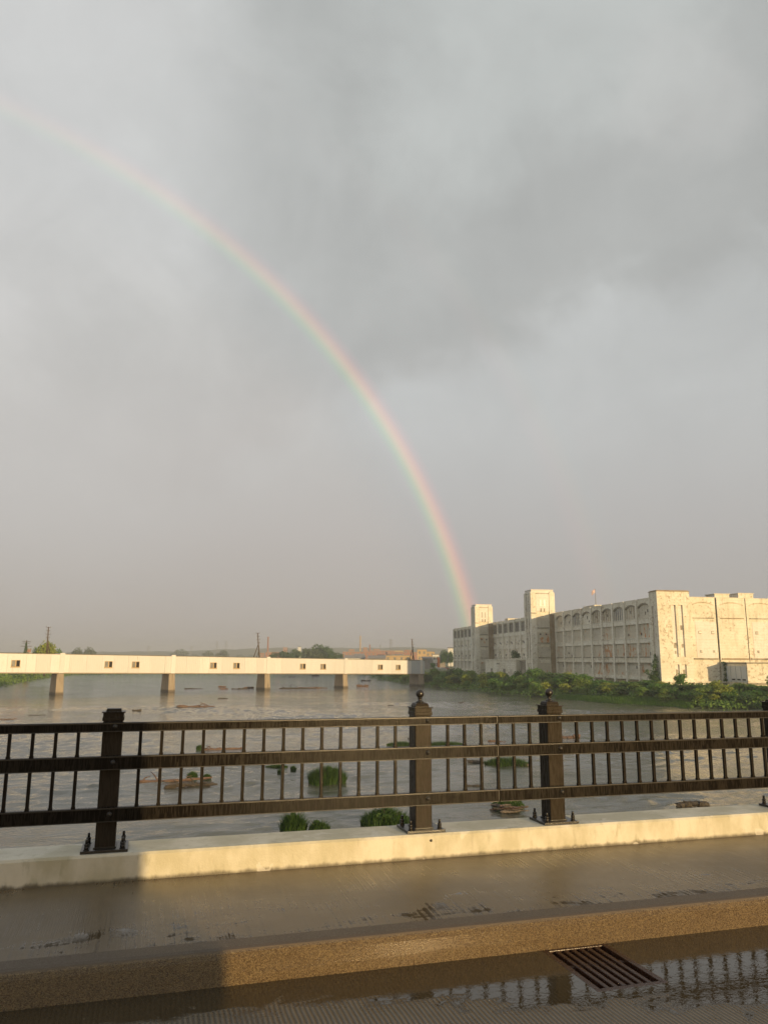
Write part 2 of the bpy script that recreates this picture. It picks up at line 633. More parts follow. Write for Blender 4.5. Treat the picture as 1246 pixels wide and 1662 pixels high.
    M['dark'] = m
    m, t = new_mat('tar_roof')
    p = pos(t)
    finish(t, t.mix(t.noise(p, .4, 4), (.10, .085, .065), (.20, .16, .11)), .9)
    M['tar'] = m

    # footbridge siding: ribbed sheets of faded off-white metal
    def siding(name, a, b):
        m, t = new_mat(name)
        p = pos(t)
        oi = t.n('ShaderNodeObjectInfo').outputs['Random']
        n1 = t.noise(p, .5, 5, .6, stretch=(1, 1, .4))
        n2 = t.noise(p, 1.0, 6, .65, stretch=(2.6, 2.6, .18))
        c = t.mix(oi, a, b)
        c = t.mix(t.math('MULTIPLY', n1, .35), c, (.54, .50, .44))
        c = t.mix(t.math('MULTIPLY', t.smooth(n2, .57, .76), .55), c, (.34, .27, .19))
        finish(t, c, .55, spec=.4)
        return m
    M['siding'] = siding('off_white_siding', (.66, .66, .65), (.77, .77, .76))
    M['siding_shade_blue'] = siding('shade_tinted_siding', (.44, .50, .56), (.48, .54, .60))  # off-white siding with the blue of shade mixed into its colour
    m, t = new_mat('weathered_timber')
    p = pos(t)
    n = t.noise(p, 3, 5, .6)
    finish(t, t.mix(n, (.055, .042, .030), (.14, .105, .075)), .8)
    M['pole'] = m
    m, t = new_mat('galvanised_steel')
    finish(t, (.20, .20, .20), .6)
    M['steel'] = m

    # driftwood
    def wood(name, a, b):
        m, t = new_mat(name)
        p = t.n('ShaderNodeTexCoord').outputs['Object']
        n = t.noise(p, 1, 5, .65, .5, stretch=(2.5, 14, 14))
        n2 = t.noise(p, 4, 4, .6)
        c = t.mix(n, a, b)
        c = t.mix(t.math('MULTIPLY', t.smooth(n2, .5, .7), .5), c, tuple(v * .45 for v in a))
        finish(t, c, .7, t.bump(n, .6, .04))
        return m
    M['wood_red'] = wood('reddish_driftwood', (.085, .050, .034), (.19, .115, .075))
    M['wood_grey'] = wood('grey_driftwood', (.085, .068, .050), (.20, .16, .12))
    M['wood_dark'] = wood('dark_wet_log', (.022, .018, .013), (.085, .066, .046))

    # leaves
    def leaf(name, a, b, c3=None, tr=.30):
        m, t = new_mat(name)
        r = t.n('ShaderNodeNewGeometry').outputs['Random Per Island']
        oi = t.n('ShaderNodeObjectInfo').outputs['Random']
        p = pos(t)
        n = t.noise(p, .45, 3, .5)
        f = t.math('MULTIPLY_ADD', r, .55, t.math('MULTIPLY_ADD', n, .8, -.18), clamp=True)
        c = t.mix(f, a, b)
        if c3:
            c = t.mix(t.math('MULTIPLY', t.smooth(oi, .35, 1.0), .75), c, c3)
        finish(t, c, .6, trans=tr, spec=.3)
        return m
    M['leaf_bank'] = leaf('bank_leaves', (.048, .128, .022), (.140, .285, .048), (.215, .285, .052))
    M['leaf_dark'] = leaf('dark_leaves', (.030, .074, .018), (.085, .165, .036))
    M['leaf_yellow'] = leaf('yellow_green_leaves', (.17, .24, .032), (.36, .39, .06))
    M['leaf_grass'] = leaf('bright_grass', (.070, .160, .020), (.135, .250, .036), None, .35)
    M['leaf_river'] = leaf('river_plant_leaves', (.024, .062, .013), (.085, .150, .030), None, .3)
    M['leaf_far'] = leaf('far_leaves', (.055, .085, .030), (.110, .145, .050))
    m, t = new_mat('bark')
    finish(t, (.07, .055, .04), .9)
    M['bark'] = m
    m, t = new_mat('bank_soil')
    p = pos(t)
    n = t.noise(p, .5, 6, .6)
    finish(t, t.mix(n, (.045, .070, .020), (.085, .12, .035)), .95)
    M['soil'] = m
    m, t = new_mat('far_land')
    p = pos(t)
    n = t.noise(p, .02, 6, .6)
    finish(t, t.mix(n, (.050, .062, .030), (.10, .105, .055)), .95)
    M['land'] = m
    m, t = new_mat('field_grass')
    p = pos(t)
    n = t.noise(p, .12, 6, .6)
    finish(t, t.mix(n, (.085, .105, .035), (.17, .15, .07)), .95)
    M['field'] = m
    # brick etc. of the far town
    def plain(name, a, b, s=.3, rough=.85):
        m, t = new_mat(name)
        p = pos(t)
        finish(t, t.mix(t.noise(p, s, 5, .6), a, b), rough)
        return m
    M['brick'] = plain('town_brick', (.26, .125, .088), (.37, .19, .13))
    M['tan'] = plain('town_tan', (.42, .30, .15), (.55, .40, .22))
    M['white'] = plain('town_white', (.62, .62, .60), (.75, .75, .73))
    M['greyroof'] = plain('town_grey', (.22, .20, .18), (.32, .29, .26))
    M['redpaint'] = plain('red_paint', (.45, .05, .03), (.55, .08, .05))
    M['orange'] = plain('orange_paint', (.60, .18, .05), (.66, .24, .08))
    m, t = new_mat('flag_cloth')
    z = t.n('ShaderNodeSeparateXYZ', i_0=t.n('ShaderNodeTexCoord').outputs['Object']).outputs[2]
    st = t.math('GREATER_THAN', t.math('SINE', t.math('MULTIPLY', z, 2 * math.pi / .32)), 0)
    finish(t, t.mix(st, (.62, .60, .60), (.40, .16, .15)), .8)
    M['flag'] = m
    # river
    m, t = new_mat('muddy_river')
    p = pos(t)
    big = t.noise(p, .030, 4, .55, .6, stretch=(1, .55, 1))
    mott = t.noise(p, .16, 4, .6, .8, stretch=(1, .7, 1))
    s1 = t.noise(p, 1, 5, .66, 1.2, stretch=(.42, .95, 1))
    s2 = t.noise(p, 1, 5, .62, .9, stretch=(1.7, 3.4, 1))
    s3 = t.noise(p, 1, 3, .55, .5, stretch=(.10, .24, 1))
    rough_zone = t.smooth(t.math('MULTIPLY_ADD', mott, .6, t.math('MULTIPLY', big, .7)), .50, .80)
    h = t.math('MULTIPLY_ADD', s2, .50, s1)
    h = t.math('MULTIPLY', t.math('SUBTRACT', h, .75), t.math('MULTIPLY_ADD', rough_zone, .9, .45))
    h = t.math('MULTIPLY_ADD', s3, 1.2, h)
    c = t.mix(big, (.078, .078, .054), (.110, .108, .078))
    finish(t, c, t.math('MULTIPLY_ADD', mott, .10, .03), t.bump(h, .8, .10), ior=1.333, spec=.5)
    M['water'] = m


make_materials()
WATER_Z = -6.3
GROUND_Z = -3.6
rnd = random.Random(7)

# ================================================================ SETTING: water, land, hills
def sheet(name, x0, y0, x1, y1, z, mat, nx=1, ny=1):
    vs = [(x0 + (x1 - x0) * i / nx, y0 + (y1 - y0) * j / ny, z) for j in range(ny + 1) for i in range(nx + 1)]
    fs = [(j * (nx + 1) + i, j * (nx + 1) + i + 1, (j + 1) * (nx + 1) + i + 1, (j + 1) * (nx + 1) + i) for j in range(ny) for i in range(nx)]
    return pydata(name, vs, fs, mat)


def make_river():
    g = np.random.default_rng(2)
    xs_ = np.concatenate([[-2400, -900, -300, -120, -60], np.arange(-36, 124, .32), [135, 160, 300, 900, 2400]])
    ys_ = [22.0]
    while ys_[-1] < 150:
        ys_.append(ys_[-1] + .16 + .0048 * (ys_[-1] - 20))
    ys_ = np.concatenate([[-280, -60, 0, 14], ys_, [170, 230, 400, 900, 2400]])
    X, Y = np.meshgrid(xs_, ys_)

    def field(n, l0, l1, spread, base):
        h = np.zeros_like(X)
        for _ in range(n):
            l = l0 * (l1 / l0) ** g.random()
            a = base + g.normal() * spread
            kx, ky = math.cos(a) * 2 * math.pi / l, math.sin(a) * 2 * math.pi / l
            h += np.sin(kx * X + ky * Y + g.random() * 6.283) * l ** .8
        return h / math.sqrt(n / 2)
    warp_x, warp_y = field(12, 6, 22, 2, 0) * .12, field(12, 6, 22, 2, 0) * .12
    X0_, Y0_ = X.copy(), Y.copy()
    zone = field(14, 14, 60, 2, 0)
    zone = zone / zone.std()
    amp = np.clip(.55 + .35 * zone, .15, 1.3)
    X = X0_ + warp_x
    Y = Y0_ + warp_y
    h = field(54, .70, 2.8, .75, 1.45) * .025 * amp
    h += field(20, 3.5, 9, .9, 1.3) * .0035
    ax = np.clip(np.minimum(X0_ + 36, 123.5 - X0_) / 10, 0, 1)
    ay = np.clip(np.minimum(Y0_ - 22, 150 - Y0_) / 14, 0, 1)
    h *= ax * ay
    ny, nx = X.shape
    V = np.stack([X0_, Y0_, h], -1).reshape(-1, 3)
    i = (np.arange(ny - 1)[:, None] * nx + np.arange(nx - 1)[None, :]).reshape(-1)
    F = np.stack([i, i + 1, i + nx + 1, i + nx], -1)
    me = bpy.data.meshes.new('river')
    me.vertices.add(len(V)); me.vertices.foreach_set('co', V.ravel())
    me.loops.add(F.size); me.loops.foreach_set('vertex_index', F.ravel())
    me.polygons.add(len(F)); me.polygons.foreach_set('loop_start', np.arange(0, F.size, 4))
    me.polygons.foreach_set('use_smooth', np.ones(len(F), bool))
    me.materials.append(M['water'])
    me.update(calc_edges=True)
    me.validate()
    return link_mesh('river', me, None, (0, 0, WATER_Z))


river = make_river()
tag(river, kind='structure')

shore_px = [(-420, 1185), (-200, 1140), (0, 1113.5), (50, 1104.5), (90, 1098.5), (125, 1094.2), (250, 1093), (400, 1092.6), (520, 1092.8), (590, 1093.8),
            (616, 1103.5), (660, 1110.5), (700, 1115), (760, 1121), (803, 1127), (850, 1130), (905, 1133.5), (950, 1138), (1000, 1142),
            (1052, 1144.5), (1109, 1148.5), (1180, 1150), (1246, 1152), (1380, 1165), (1560, 1200)]
shore = [on_level(px, py, WATER_Z) for px, py in shore_px]
inl = []
for i, (px, py) in enumerate(shore_px):
    if px <= 90:
        d = Vector((-.95, .30, 0))
    elif px <= 590:
        k = (px - 125) / (590 - 125)
        d = Vector((-.55 + 1.1 * k, .85, 0))
    else:
        d = Vector((.94, .34, 0))
    inl.append(d.normalized())
offs = [(-4, -7.0), (0, -6.32), (1.5, -6.0), (5, -5.3), (10, -4.4), (16, -3.75), (24, -3.6), (120, -3.6), (500, -3.4), (1500, -3.0)]
sub = []
for i in range(len(shore) - 1):
    n = 6
    for k in range(n):
        f = k / n
        sub.append((shore[i].lerp(shore[i + 1], f), inl[i].lerp(inl[i + 1], f).normalized()))
sub.append((shore[-1], inl[-1]))
rb = random.Random(3)
vs, fs = [], []
for i, (p, d) in enumerate(sub):
    j = rb.uniform(-.8, .8)
    for o, z in offs:
        q = p + d * (o + (j if -1 < o < 30 else 0))
        vs.append((q.x, q.y, z + (rb.uniform(-.12, .12) if 1 < o < 30 else 0)))
nR = len(offs)
for i in range(len(sub) - 1):
    for k in range(nR - 1):
        fs.append((i * nR + k, i * nR + k + 1, (i + 1) * nR + k + 1, (i + 1) * nR + k))
bank = pydata('riverbank', vs, fs, M['soil'], smooth=True)
tag(bank, kind='structure')


def hills(name, px0, px1, depth, base_h, amp, seed, mat):
    r = random.Random(seed)
    n = 120
    ph = [r.uniform(0, 6.28) for _ in range(6)]
    vs, fs = [], []
    for i in range(n + 1):
        f = i / n
        px = px0 + (px1 - px0) * f
        h = base_h + amp * (math.sin(f * 5 + ph[0]) * .5 + math.sin(f * 13 + ph[1]) * .28 + math.sin(f * 41 + ph[2]) * .10 + math.sin(f * 97 + ph[3]) * .06 + math.sin(f * 211 + ph[4]) * .04)
        d = ray(px, 1071)
        d.z = 0
        for k, (dd, hf) in enumerate(((0, -.3), (60, .45), (130, .85), (200, 1.0), (320, .8))):
            q = d * (depth + dd)
            vs.append((q.x, q.y, -4 + max(0, h) * hf + (r.uniform(-.6, .6) if k == 3 else 0)))
    for i in range(n):
        for k in range(4):
            a = i * 5 + k
            fs.append((a, a + 5, a + 6, a + 1))
    o = pydata(name, vs, fs, mat, smooth=True)
    return tag(o, kind='structure')


hills('hills', -700, 900, 2050, 33, 14, 12, M['land'])
hills('hills', 250, 2100, 1850, 22, 9, 5, M['land'])

# field between the footbridge and the factory, sloping up from the bank
vs = []
for (px, py, dep) in ((690, 1092.5, 300), (770, 1092.5, 330), (790, 1080.5, 600), (650, 1080.5, 600)):
    q = at_depth(px, py, dep)
    vs.append((q.x, q.y, q.z))
tag(pydata('field', vs, [(0, 1, 2, 3)], M['field']), kind='structure')

# ================================================================ SETTING: the bridge deck we stand on
X0, X1 = -9.0, 14.0
GX0, GX1, GY0, GY1 = 2.36, 2.76, 3.94, 4.525     # drain opening
xs = [X0, GX0, GX1, X1]
ys = [-8.0, GY0, GY1, 4.534]
vs = [(x, y, 0.0) for y in ys for x in xs]
fs = [(j * 4 + i, j * 4 + i + 1, (j + 1) * 4 + i + 1, (j + 1) * 4 + i) for j in range(3) for i in range(3) if not (i == 1 and j == 1)]
tag(pydata('road', vs, fs, M['road']), kind='structure')

kb = [(4.530, -.3), (4.530, .0), (4.537, .06), (4.547, .125), (4.556, .150), (4.572, .164), (4.596, .170), (4.70, .1735), (4.70, -.3)]
k = MB()
k.prism([(y, z) for y, z in kb], 'x', X0, X1)
tag(k.build('kerb', M['kerb']), kind='structure')
sheetv = []
nseg = 14
for i in range(nseg + 1):
    y = 4.70 + (5.92 - 4.70) * i / nseg
    z = .1735 + (.214 - .1735) * i / nseg
    sheetv += [(X0, y, z), (X1, y, z)]
tag(pydata('pavement', sheetv, [(2 * i, 2 * i + 1, 2 * i + 3, 2 * i + 2) for i in range(nseg)], M['pavement']), kind='structure')
d = MB()
d.box(X0, -8, -1.2, X1, 6.25, -.35)
tag(d.build('bridge_deck', M['pier']), kind='structure')
# unseen made-up post added behind the camera to shade the left railing and kerb
d = MB()
d.box(1.75, -5.0, -.01, 3.26, -4.0, 5.2, .05)
d.box(1.6, -5.15, 5.2, 3.41, -3.85, 5.5, .04)
tag(d.build('added_shade_post', M['pier']), kind='structure')

# parapet
pw = MB()
prof = [(5.900, .18), (5.903, .375), (5.915, .392), (6.275, .392), (6.290, .378), (6.292, -1.2), (5.95, -1.2), (5.95, .18)]
pw.prism(prof, 'x', X0, X1)
par = pw.build('parapet', M['parapet'])
tag(par, 'low cream painted concrete parapet carrying the black railing', 'parapet')
# the nail and its run of rust on the parapet face
st = MB()
st.lathe(0, 0, [(.009, 0), (.010, .004), (.004, .008)], 10)
nl = st.build('nail', M['iron'], par, loc=(2.145, 5.9005, .345), rot=(RAD(90), 0, 0))

# ================================================================ RAILING
RL = empty('bridge_railing', (2.0, 6.0, .392))
tag(RL, 'wet dark bronze metal railing with square balusters along the bridge edge', 'railing')
RP = Vector((2.0, 6.0, .392))


def rl(o):
    o.location = o.location - RP
    return o


POSTS = [(-2.565, 0), (-.22, 0), (2.123, 1), (3.290, 1), (5.635, 0), (7.98, 0)]
PWID = .135
pm = MB()
pm.box(-PWID / 2, 0, .02, PWID / 2, .16, .875, .006)
post_me = pm.mesh('post', M['post'])
pm = MB()
pm.box(-.155, -.06, 0, .155, .215, .019, .003)
plate_me = pm.mesh('base_plate', M['iron'])
pm = MB()
pm.box(-PWID / 2 - .008, -.008, .019, PWID / 2 + .008, .168, .028, .002)
weld_me = pm.mesh('weld_bead', M['iron'])
pm = MB()
pm.lathe(0, 0, [(.020, .019), (.020, .024), (.0195, .0245)], 14)
pm.lathe(0, 0, [(.0165, .0245), (.0165, .043), (.013, .045)], 6)
pm.lathe(0, 0, [(.0165, .046), (.0165, .060), (.013, .062)], 6)
pm.lathe(0, 0, [(.0095, .062), (.0095, .088), (.007, .091)], 10)
anchor_me = pm.mesh('anchor_bolt', M['iron'])
pm = MB()
# collar with a flared lip and a stepped cap
pm.box(-.074, -.007, .875, .074, .167, .900, .003)
pm.box(-.070, -.003, .900, .070, .163, .930, .002)
pm.box(-.081, -.014, .930, .081, .174, .937, .002)
collar_me = pm.mesh('collar', M['post'])
pm = MB()
pm.frustum(0, .08, .937, .957, .108, .116, .096, .104)
flat_me = pm.mesh('cap', M['post'])
pm = MB()
pm.frustum(0, .08, .937, .945, .112, .118, .112, .118)
pm.frustum(0, .08, .945, .965, .112, .118, .098, .104)
pm.frustum(0, .08, .965, .972, .098, .104, .062, .066)
ballbase_me = pm.mesh('cap', M['post'])
pm = MB()
prof = [(.034, .972), (.033, .978), (.020, .984), (.016, .992), (.017, 1.004), (.022, 1.007), (.017, 1.011)]
for a in range(-70, 91, 16):
    prof.append((max(.001, .0335 * math.cos(RAD(a))), 1.040 + .0335 * math.sin(RAD(a))))
pm.lathe(0, .08, prof, 20)
finial_me = pm.mesh('ball_finial', M['iron'])
pm = MB()
prof = [(.0175, 0), (.0175, .003)] + [(.016 * math.cos(RAD(a)), .003 + .011 * math.sin(RAD(a))) for a in range(0, 91, 18)]
prof[-1] = (.001, .014)
pm.lathe(0, 0, prof, 14)
bolt_me = pm.mesh('bolt_head', M['iron'])

RAILS = [(1.193, 1.258), (.935, 1.030), (.590, .686)]
for X, ball in POSTS:
    po = link_mesh('post', post_me, RL, (X - RP.x, 0.0, 0))
    link_mesh('base_plate', plate_me, po)
    link_mesh('weld_bead', weld_me, po)
    for ax in (-.118, .118):
        for ay in (-.028, .185):
            link_mesh('anchor_bolt', anchor_me, po, (ax, ay, 0), (0, 0, rnd.uniform(0, 1)))
    link_mesh('collar', collar_me, po)
    if ball:
        link_mesh('cap', ballbase_me, po)
        link_mesh('ball_finial', finial_me, po)
    else:
        link_mesh('cap', flat_me, po)
    for z0, z1 in RAILS:
        link_mesh('bolt_head', bolt_me, po, (.018, -.0495, (z0 + z1) / 2 - .392 + .004), (RAD(90), 0, 0))
JX = 2.745
for (xa, xb) in ((-2.66, JX - .004), (JX + .004, 8.07)):
    for z0, z1 in RAILS:
        m_ = MB()
        m_.box(xa - RP.x, -.050, z0 - RP.z, xb - RP.x, -.0015, z1 - RP.z, .004)
        # rolled lips along the top and bottom of the face
        m_.box(xa - RP.x, -.0535, z1 - RP.z - .011, xb - RP.x, -.0495, z1 - RP.z - .002, .0015, m=1)
        m_.box(xa - RP.x, -.0530, z0 - RP.z + .001, xb - RP.x, -.0495, z0 - RP.z + .007, .0015, m=1)
        m_.build('rail', [M['rail'], M['iron']], RL)
for z0, z1 in RAILS:
    m_ = MB()
    m_.box(JX - .07 - RP.x, -.044, z0 + .008 - RP.z, JX + .07 - RP.x, -.008, z1 - .008 - RP.z)
    m_.build('expansion_sleeve', M['iron'], RL)
bal = MB()
for z0, z1 in ((.680, .945), (1.022, 1.205)):
    bal.box(-.0112, -.037, z0 - RP.z, .0112, -.014, z1 - RP.z, .002)
for z in (.686, 1.030):
    bal.box(-.0140, -.040, z - RP.z - .002, .0140, -.011, z - RP.z + .014, .002)
bal_me = bal.mesh('baluster', M['bar'])
bx = [-.025 - .1467 * (i + 2) + -.0 for i in range(16)]
bxs = []
# bays between the posts
def bay(a, b, n):
    s = .1462
    c = (a + b) / 2
    return [c + (i - (n - 1) / 2) * s for i in range(n)]


bxs += bay(-2.565, -.22, 14)
bxs += [-.026 + .1467 * i for i in range(14)]
bxs += [2.318 + .1443 * i for i in range(6)]
bxs += [3.477 + .1463 * i for i in range(14)]
bxs += bay(5.635, 7.98, 14)
for X in bxs:
    link_mesh('baluster', bal_me, RL, (X - RP.x, 0, 0), (0, 0, rnd.uniform(-.03, .03)))

# ================================================================ DRAIN GRATE
GR = empty('drain_grate', ((GX0 + GX1) / 2, (GY0 + GY1) / 2, 0))
tag(GR, 'rusty iron storm drain grate set in the wet gutter beside the kerb', 'drain grate')
gw, gh = (GX1 - GX0) / 2, (GY1 - GY0) / 2
fr = MB()
for a in (-1, 1):
    fr.box(a * gw - .018, -gh - .018, -.10, a * gw + .018, gh + .018, .001, .004)
for a in (-1, 1):
    fr.box(-gw + .0185, a * gh - .018, -.10, gw - .0185, a * gh + .018, .0008, .004)
fr.build('frame', M['grate'], GR)
nb = 6
pitch = 2 * (gw - .018) / (nb + 1)
bm_ = MB()
bm_.box(-.0145, -gh + .017, -.055, .0145, gh - .017, -.002, .007)
bar_me = bm_.mesh('bar', M['grate'])
for i in range(nb):
    link_mesh('bar', bar_me, GR, (-gw + .018 + pitch * (i + 1), 0, 0))
cb = MB()
cb.box(-gw + .018, .045, -.06, gw - .018, .085, -.014, .004)
cb.build('cross_bar', M['grate'], GR)
pit = MB()
pit.box(-gw - .016, -gh - .016, -.60, gw + .016, -gh - .004, -.101)
pit.box(-gw - .016, gh + .004, -.60, gw + .016, gh + .016, -.101)
pit.box(-gw - .016, -gh - .003, -.60, -gw - .004, gh + .003, -.101)
pit.box(gw + .004, -gh - .003, -.60, gw + .016, gh + .003, -.101)
pit.box(-gw - .004, -gh - .004, -.62, gw + .004, gh + .004, -.601)
pit.build('sump', M['dark'], GR)

# ================================================================ FOOTBRIDGE ACROSS THE RIVER
BA = math.atan(.41578)
BP = empty('covered_footbridge', (-19.1, 193.1, 0), BA)
tag(BP, 'long white covered footbridge on concrete piers crossing the river', 'bridge')
zt = lambda x: 2.72 - .0103 * x
zb = lambda x: -1.40 - .0101 * x
bdir = Vector((math.cos(BA), math.sin(BA), 0))
bnrm = Vector((-math.sin(BA), math.cos(BA), 0))
DEP = 4.0
XA, XE = -52.0, 111.6


def strip(mb, x0, x1, y0, y1, t0, t1, b0, b1):
    v = [mb.bm.verts.new(c) for c in ((x0, y0, b0), (x1, y0, b1), (x1, y1, b1), (x0, y1, b0), (x0, y0, t0), (x1, y0, t1), (x1, y1, t1), (x0, y1, t0))]
    for f in ((3, 2, 1, 0), (4, 5, 6, 7), (0, 1, 5, 4), (1, 2, 6, 5), (2, 3, 7, 6), (3, 0, 4, 7)):
        mb.bm.faces.new([v[i] for i in f])


core = MB()
strip(core, XA, XE - .1, .12, DEP - .12, zt(XA) - .1, zt(XE) - .1, zb(XA) + .1, zb(XE) + .1)
core.build('core', M['dark'], BP)
rf = MB()
strip(rf, XA, XE, -.12, DEP + .12, zt(XA) + .10, zt(XE) + .10, zt(XA) - .02, zt(XE) - .02)
rf.build('roof', M['tar'], BP)
fl = MB()
strip(fl, XA, XE, -.05, DEP + .05, zb(XA) - .0, zb(XE) - .0, zb(XA) - .22, zb(XE) - .22)
fl.build('floor_beam', M['pier'], BP)
win_x = [(v * .889 + 19.1) / .9234 for v in (-31.65, -10.3, -3.45, 18.0, 24.95, 46.6, 53.8, 75.65, 83.0)]
pier_x = [-26.6, 0.0, 26.9, 54.3, 80.5, 110.2]
shade_blue_from = 106.0  # panels past here have the factory's shade tinted into their colour
r = random.Random(21)
x = XA
while x < XE - .3:
    wd = r.choice((2.1, 2.7, 3.1, 3.6, 3.9))
    x2 = min(x + wd, XE)
    if XE - x2 < 1.0:
        x2 = XE
    if x < shade_blue_from < x2 - .4:
        x2 = shade_blue_from
    pr = r.uniform(-.016, .016)
    p_ = MB()
    n = max(3, int((x2 - x) / .45))
    for i in range(n):       # ribs of the sheet
        a = x + .015 + (x2 - x - .03) * i / n
        b = x + .015 + (x2 - x - .03) * (i + 1) / n
        strip(p_, a, a + (b - a) * .8, -.02 + pr, .1, zt(a) - .03, zt(b) - .03, zb(a) + .0, zb(b) + .0)
        strip(p_, a + (b - a) * .8, b, -.045 + pr, .1, zt(a) - .03, zt(b) - .03, zb(a) + .0, zb(b) + .0)
    p_.build('siding_panel', M['siding_shade_blue'] if x >= shade_blue_from - .1 else M['siding'], BP)
    x = x2
p_ = MB()
strip(p_, XE - .04, XE + .06, -.03, DEP, zt(XE) + .02, zt(XE) + .02, zb(XE), zb(XE))
p_.build('end_wall', M['siding'], BP)
for wx in win_x:
    z1, z0 = zt(wx) - 1.42, zt(wx) - 2.92
    hw = .93
    f_ = MB()
    for (a, b, c_, d_) in ((-hw, z0, -hw + .10, z1), (hw - .10, z0, hw, z1), (-hw + .101, z1 - .1, hw - .101, z1), (-hw + .101, z0, hw - .101, z0 + .1), (-.14, z0 + .101, .14, z1 - .101)):
        f_.box(wx + a, -.13, b, wx + c_, -.02, d_)
    f_.box(wx - hw - .12, -.16, z0 - .13, wx + hw + .12, -.03, z0 - .005)
    wn = f_.build('window', M['tan'], BP)
    for s in (-1, 1):
        g = MB()
        g.box(wx + (-hw + .10 if s < 0 else .14), -.095, z0 + .1, wx + (-.14 if s < 0 else hw - .10), -.085, z1 - .1)
        g.build('pane', M['glass'] if (s < 0) else M['dark'], wn)
for i, px_ in enumerate(pier_x):
    b_ = MB()
    strip(b_, px_ - .45, px_ + .62, -.17, .1, zt(px_) + .28, zt(px_) + .28, zb(px_) - .1, zb(px_) - .1)
    strip(b_, px_ - .40, px_ + .57, .1, DEP + .1, zt(px_) + .26, zt(px_) + .26, zt(px_) + .11, zt(px_) + .11)
    b_.build('pilaster', M['siding'], BP)
    pr_ = MB()
    w0, w1 = 1.85, 1.55
    if i == 5:
        w0, w1 = 2.6, 2.3
    zz0 = WATER_Z - 1.2
    ztop = zb(px_) - .225
    v = []
    for (hw, y0, y1, z) in ((w0 / 2, -.35, 4.6, zz0), (w1 / 2, .15, 4.2, ztop)):
        v += [pr_.bm.verts.new(c) for c in ((px_ - hw, y0, z), (px_ + hw, y0, z), (px_ + hw, y1, z), (px_ - hw, y1, z))]
    for f in ((3, 2, 1, 0), (4, 5, 6, 7), (0, 1, 5, 4), (1, 2, 6, 5), (2, 3, 7, 6), (3, 0, 4, 7)):
        pr_.bm.faces.new([v[q] for q in f])
    bmesh.ops.bevel(pr_.bm, geom=pr_.bm.edges[:], offset=.06, segments=1, affect='EDGES')
    pr_.build('pier', M['pier'], BP)


def bridge_point(px, back):
    """where the sight line of a picture column crosses the footbridge, set `back` metres behind its face"""
    o = Vector((-19.1, 193.1, 0)) + bnrm * back
    dd = ray(px, 1070)
    a = Matrix(((dd.x, -bdir.x), (dd.y, -bdir.y))).inverted() @ Vector((o.x, o.y))
    return o + bdir * a[1], a[1], a[0]


def power_mast(px_base, px_top, py_top, label, brace_side):
    p, lx, dep = bridge_point(px_base, 2.0)
    base = Vector((p.x, p.y, zt(lx) + .10))
    top = at_depth(px_top, py_top, dep)
    h = top.z - base.z
    t_ = empty('power_mast', base, BA)
    tag(t_, label, 'power mast', 'masts standing on the footbridge roof')
    lean = (Vector((top.x, top.y, 0)) - Vector((base.x, base.y, 0))).dot(bdir)
    m_ = MB()
    m_.tube([(0, 0, 0), (lean * .5, 0, h * .5), (lean, 0, h)], [.19, .16, .11], 8)
    m_.build('mast', M['pole'], t_)
    b_ = MB()
    b_.tube([(brace_side * 1.75, 0, 0), (lean * .55, 0, h * .55)], [.12, .10], 6)
    b_.tube([(brace_side * .8, 0, 0), (lean * .3, 0, h * .28)], [.08, .08], 6)
    b_.build('brace', M['pole'], t_)
    for k_ in range(4):
        z = h * (.98 - .13 * k_)
        a_ = MB()
        L = .55 if k_ % 2 == 0 else .42
        a_.tube([(lean * z / h - L, -.1, z), (lean * z / h + L, -.1, z)], .05, 6)
        arm = a_.build('cross_arm', M['pole'], t_)
        i_ = MB()
        for s in (-1, 1):
            i_.lathe(lean * z / h + s * (L - .06), -.1, [(.05, z + .05), (.10, z + .09), (.05, z + .14), (.10, z + .19), (.03, z + .26)], 8)
        i_.build('insulator', M['steel'], arm)


power_mast(75.5, 83, 1017, 'leaning dark mast on the footbridge roof in front of the yellow-green tree', 0.35)
power_mast(421, 421.5, 1027, 'dark braced mast on the footbridge roof just left of the slim red chimney', -1)
power_mast(671, 671.5, 1037, 'dark braced mast at the footbridge end by the panels tinted blue for shade', -1)

# ================================================================ FACTORY
FA = RAD(-7.8)
FB = empty('factory', (106.0, 145.6, GROUND_Z), FA)
tag(FB, 'huge peeling white concrete factory with two square towers on the right riverbank', 'factory')
FMAT = Matrix.Translation((106.0, 145.6, GROUND_Z)) @ Matrix.Rotation(FA, 4, 'Z')
rf_ = random.Random(11)
RH = 19.3


def part(name, mb, mat, parent=FB, **kw):
    return mb.build(name, mat, parent, **kw)


b = MB()
b.box(.62, .62, 0, 62, 185.6, RH - .35)
part('wall', b, [M['fpaint']])
b = MB()
b.box(.55, .55, RH - .34, 61, 185.4, RH - .05)
part('roof', b, [M['tar']])


